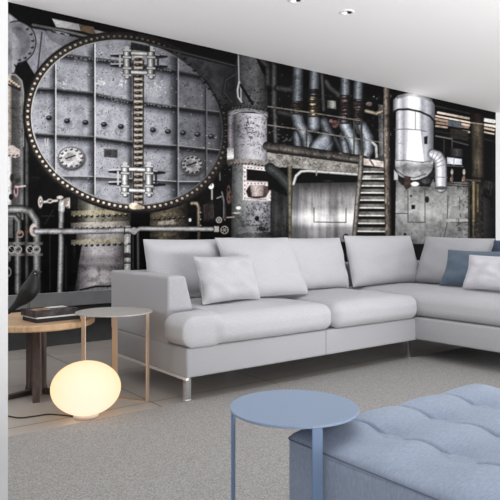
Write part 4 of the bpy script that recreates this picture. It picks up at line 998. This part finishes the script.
# black bird figurine
bx = Vector((1.012, 3.175, 0))
D0 = bx.dot(FW)
def bp_(px, py, off=0.0):
    l = (px - 250) / FPX; p = FW * (D0 + off) + RT * (l * (D0)); p.z = CAM_H - (py - 235) / FPX * D0
    return p
bird = empty('bird_figurine', (bx.x, bx.y, .4660), 'black long-tailed wooden bird figurine perched on the book stack', 'figurine')
inv = Matrix.Translation((-bx.x, -bx.y, -.4660))
u = D0 / FPX
spine = [(38.6, 274.0, 1.3), (37, 273.6, 2.6), (35, 273.9, 3.6), (34, 276.6, 4.2), (33.2, 280.3, 5.4), (31.8, 285.2, 7.4), (29.4, 290.3, 8.3), (26, 295.0, 7.6), (22, 299.4, 5.9), (17, 304.2, 3.6), (12, 308.8, 2.5), (7.5, 313.0, 1.9)]
sm = spline([Vector(s) for s in spine], 5)
bm = bmesh.new()
loft(bm, [bp_(s[0], s[1]) for s in sm], [(s[2] * u * 1.08, s[2] * u * .88 if s[1] < 292 else s[2] * u * max(.35, .82 - (s[1] - 292) * .03)) for s in sm], n=18, up=-FW)
# loft's 'side' axis is in the picture plane here
bm.transform(inv); link('body', bm, M['bird'], bird)
bm = bmesh.new(); loft(bm, [bp_(37.5, 273.6), bp_(39.5, 272.6), bp_(41.8, 271.4)], [1.6 * u, 1.0 * u, .15 * u], n=8, up=-FW); bm.transform(inv); link('beak', bm, M['black'], bird)
for off in (-.012, .012):
    bm = bmesh.new(); a = bp_(29.5, 296, off); b = bp_(28.6, 300, off); b.z = .4680; c = b + RT * .02
    loft(bm, [a, b, c], .0017, n=6, up=-FW); bm.transform(inv); link('leg', bm, M['black'], bird)
for off in (-.0145, .0145):
    bm = bmesh.new(); bmesh.ops.create_uvsphere(bm, u_segments=10, v_segments=6, radius=.0026); bm.transform(Matrix.Translation(bp_(36, 273.4, off))); bm.transform(inv); link('eye', bm, M['page'], bird)

# ------------------------------------------------------------------ glowing globe lamp and its cable
lc = (1.118, 2.712)
lamp = empty('globe_table_lamp', (lc[0], lc[1], 0), 'glowing oval white glass lamp standing on the tiled floor', 'lamp')
bm = bmesh.new(); bmesh.ops.create_uvsphere(bm, u_segments=64, v_segments=40, radius=1.0)
for v in bm.verts: v.co = Vector((v.co.x * .160, v.co.y * .160, v.co.z * .124))
M['glow'] = glow_mat('lit_opal_glass', (255, 240, 218), (255, 216, 156), 1.2, (-.030, -.074, -.01), .085, .20)
_r = [n for n in M['glow'].node_tree.nodes if n.type == 'VALTORGB'][0].color_ramp
_r.elements[0].color = (1.0, .76, .58, 1); _r.elements[1].color = (1.0, .62, .29, 1)
link('glass_shade', bm, M['glow'], lamp, loc=(0, 0, .135))
bm = bmesh.new(); disc(bm, (0, 0), .058, 0, .013, 48, .002); link('base', bm, M['glassbase'], lamp, smooth=False)
cpts = spline([(.60, 3.02, .004), (.80, 2.955, .004), (.86, 2.872, .004), (.93, 2.853, .004), (.985, 2.845, .004), (1.035, 2.79, .004), (1.068, 2.742, .004)], 8)
bm = bmesh.new(); loft(bm, cpts, .0032, n=8)
cord = link('power_cord', bm, M['cord'], lamp); cord.location = (-lc[0], -lc[1], 0)

# ------------------------------------------------------------------ tufted pouf
pouf = empty('pouf', (1.31, .58, 0), 'large tufted blue-grey upholstered pouf in the foreground', 'pouf')
PX0, PX1, PY0, PY1, PZ = .897, 1.645, .10, 1.034, .403
pinv = Matrix.Translation((-1.31, -.58, 0))
b_ = rbox_bm(PX0, PX1, PY0, PY1, .012, PZ - .008, .02, side=.006, seg=4, cell=.05, wob=.003, seed=3)
b_.transform(pinv); link('body', b_, M['pouf'], pouf)
bm = bmesh.new(); NX, NY = 232, 160
cw = .187; cyl = .175
vg = []
def ease(e, w): return math.sqrt(max(0.0, 1 - (1 - min(1, e / w)) ** 2))
for i in range(NX + 1):
    row = []
    for j in range(NY + 1):
        x = PX0 + (PX1 - PX0) * (.5 - .5 * math.cos(math.pi * i / NX)) * 1.0 if False else PX0 + (PX1 - PX0) * i / NX
        y = PY0 + (PY1 - PY0) * j / NY
        ex = min(x - PX0, PX1 - x); ey = min(y - PY0, PY1 - y)
        # crease lines between channels, pinched at the buttons
        fx = ((x - PX0) / cw) % 1.0; nx = round((x - PX0) / cw)
        dx = abs(x - (PX0 + nx * cw)); inner = 0 < nx < 4
        yb = (PY1 - .151 - y) / cyl; dyb = abs(yb - round(yb)) * cyl
        soft = min(1, ey / .06)
        z = PZ
        arch = .5 - .5 * math.cos(2 * math.pi * yb)          # 0 at a button row, 1 halfway between
        hump = abs(math.sin(math.pi * (x - PX0) / cw)) ** .7
        z += .008 * hump + .006 * arch
        if inner:
            z -= (.009 + .004 * (1 - arch)) * math.exp(-(dx / .0042) ** 2) * soft
            z -= .015 * math.exp(-((dx / .036) ** 2 + (dyb / .045) ** 2)) * soft
            z -= .007 * math.exp(-((dx / .012) ** 2 + (dyb / .012) ** 2)) * soft
        e = ease(ex, .035) * ease(ey, .035)
        z = PZ - .010 + (z - PZ + .010) * e
        z += .0022 * mnoise.noise(Vector((x * 14, y * 14, 2.0))) * e
        for (kx, ky, sx_, sy_) in ((PX0 + .02, PY0 + .02, -1, -1), (PX1 - .02, PY0 + .02, 1, -1), (PX0 + .02, PY1 - .02, -1, 1), (PX1 - .02, PY1 - .02, 1, 1)):
            if (x - kx) * sx_ > 0 and (y - ky) * sy_ > 0:
                a_, b2 = abs(x - kx), abs(y - ky); m_ = max(a_, b2); h_ = math.hypot(a_, b2)
                if h_ > 0: x, y = kx + sx_ * a_ * m_ / h_, ky + sy_ * b2 * m_ / h_
        row.append(bm.verts.new((x, y, z)))
    vg.append(row)
for i in range(NX):
    for j in range(NY): bm.faces.new((vg[i][j], vg[i + 1][j], vg[i + 1][j + 1], vg[i][j + 1]))
# skirt of the top pad tucks under the piping
edge = [vg[i][0] for i in range(NX + 1)] + [vg[NX][j] for j in range(1, NY + 1)] + [vg[i][NY] for i in range(NX - 1, -1, -1)] + [vg[0][j] for j in range(NY - 1, 0, -1)]
low = [bm.verts.new((v.co.x, v.co.y, PZ - .03)) for v in edge]
for k in range(len(edge)):
    k2 = (k + 1) % len(edge); bm.faces.new((edge[k], low[k], low[k2], edge[k2]))
bm.faces.new(low[::-1])
bm.transform(pinv); link('tufted_top', bm, M['pouf'], pouf)
bm = bmesh.new()
rc = .02; q = []
for ccx, ccy, a0 in ((PX1 - rc, PY0 + rc, -90), (PX1 - rc, PY1 - rc, 0), (PX0 + rc, PY1 - rc, 90), (PX0 + rc, PY0 + rc, 180)):
    for k in range(7):
        t = math.radians(a0 + 15 * k); q.append((ccx + (rc + .001) * math.cos(t), ccy + (rc + .001) * math.sin(t), PZ - .011))
loft(bm, q + [q[0]], .0018, n=6, caps=False)
bm.transform(pinv); link('piping', bm, M['pouf_seam'], pouf)
for nx in (1, 2, 3):
    for k in range(0, 5):
        x = PX0 + nx * cw; y = PY1 - .151 - k * cyl
        if y < PY0 + .04: continue
        bm = bmesh.new(); bmesh.ops.create_uvsphere(bm, u_segments=14, v_segments=8, radius=.009)
        for v in bm.verts: v.co.z *= .4
        bm.transform(Matrix.Translation((x, y, PZ - .017 + .004))); bm.transform(pinv); link('button', bm, M['pouf'], pouf)
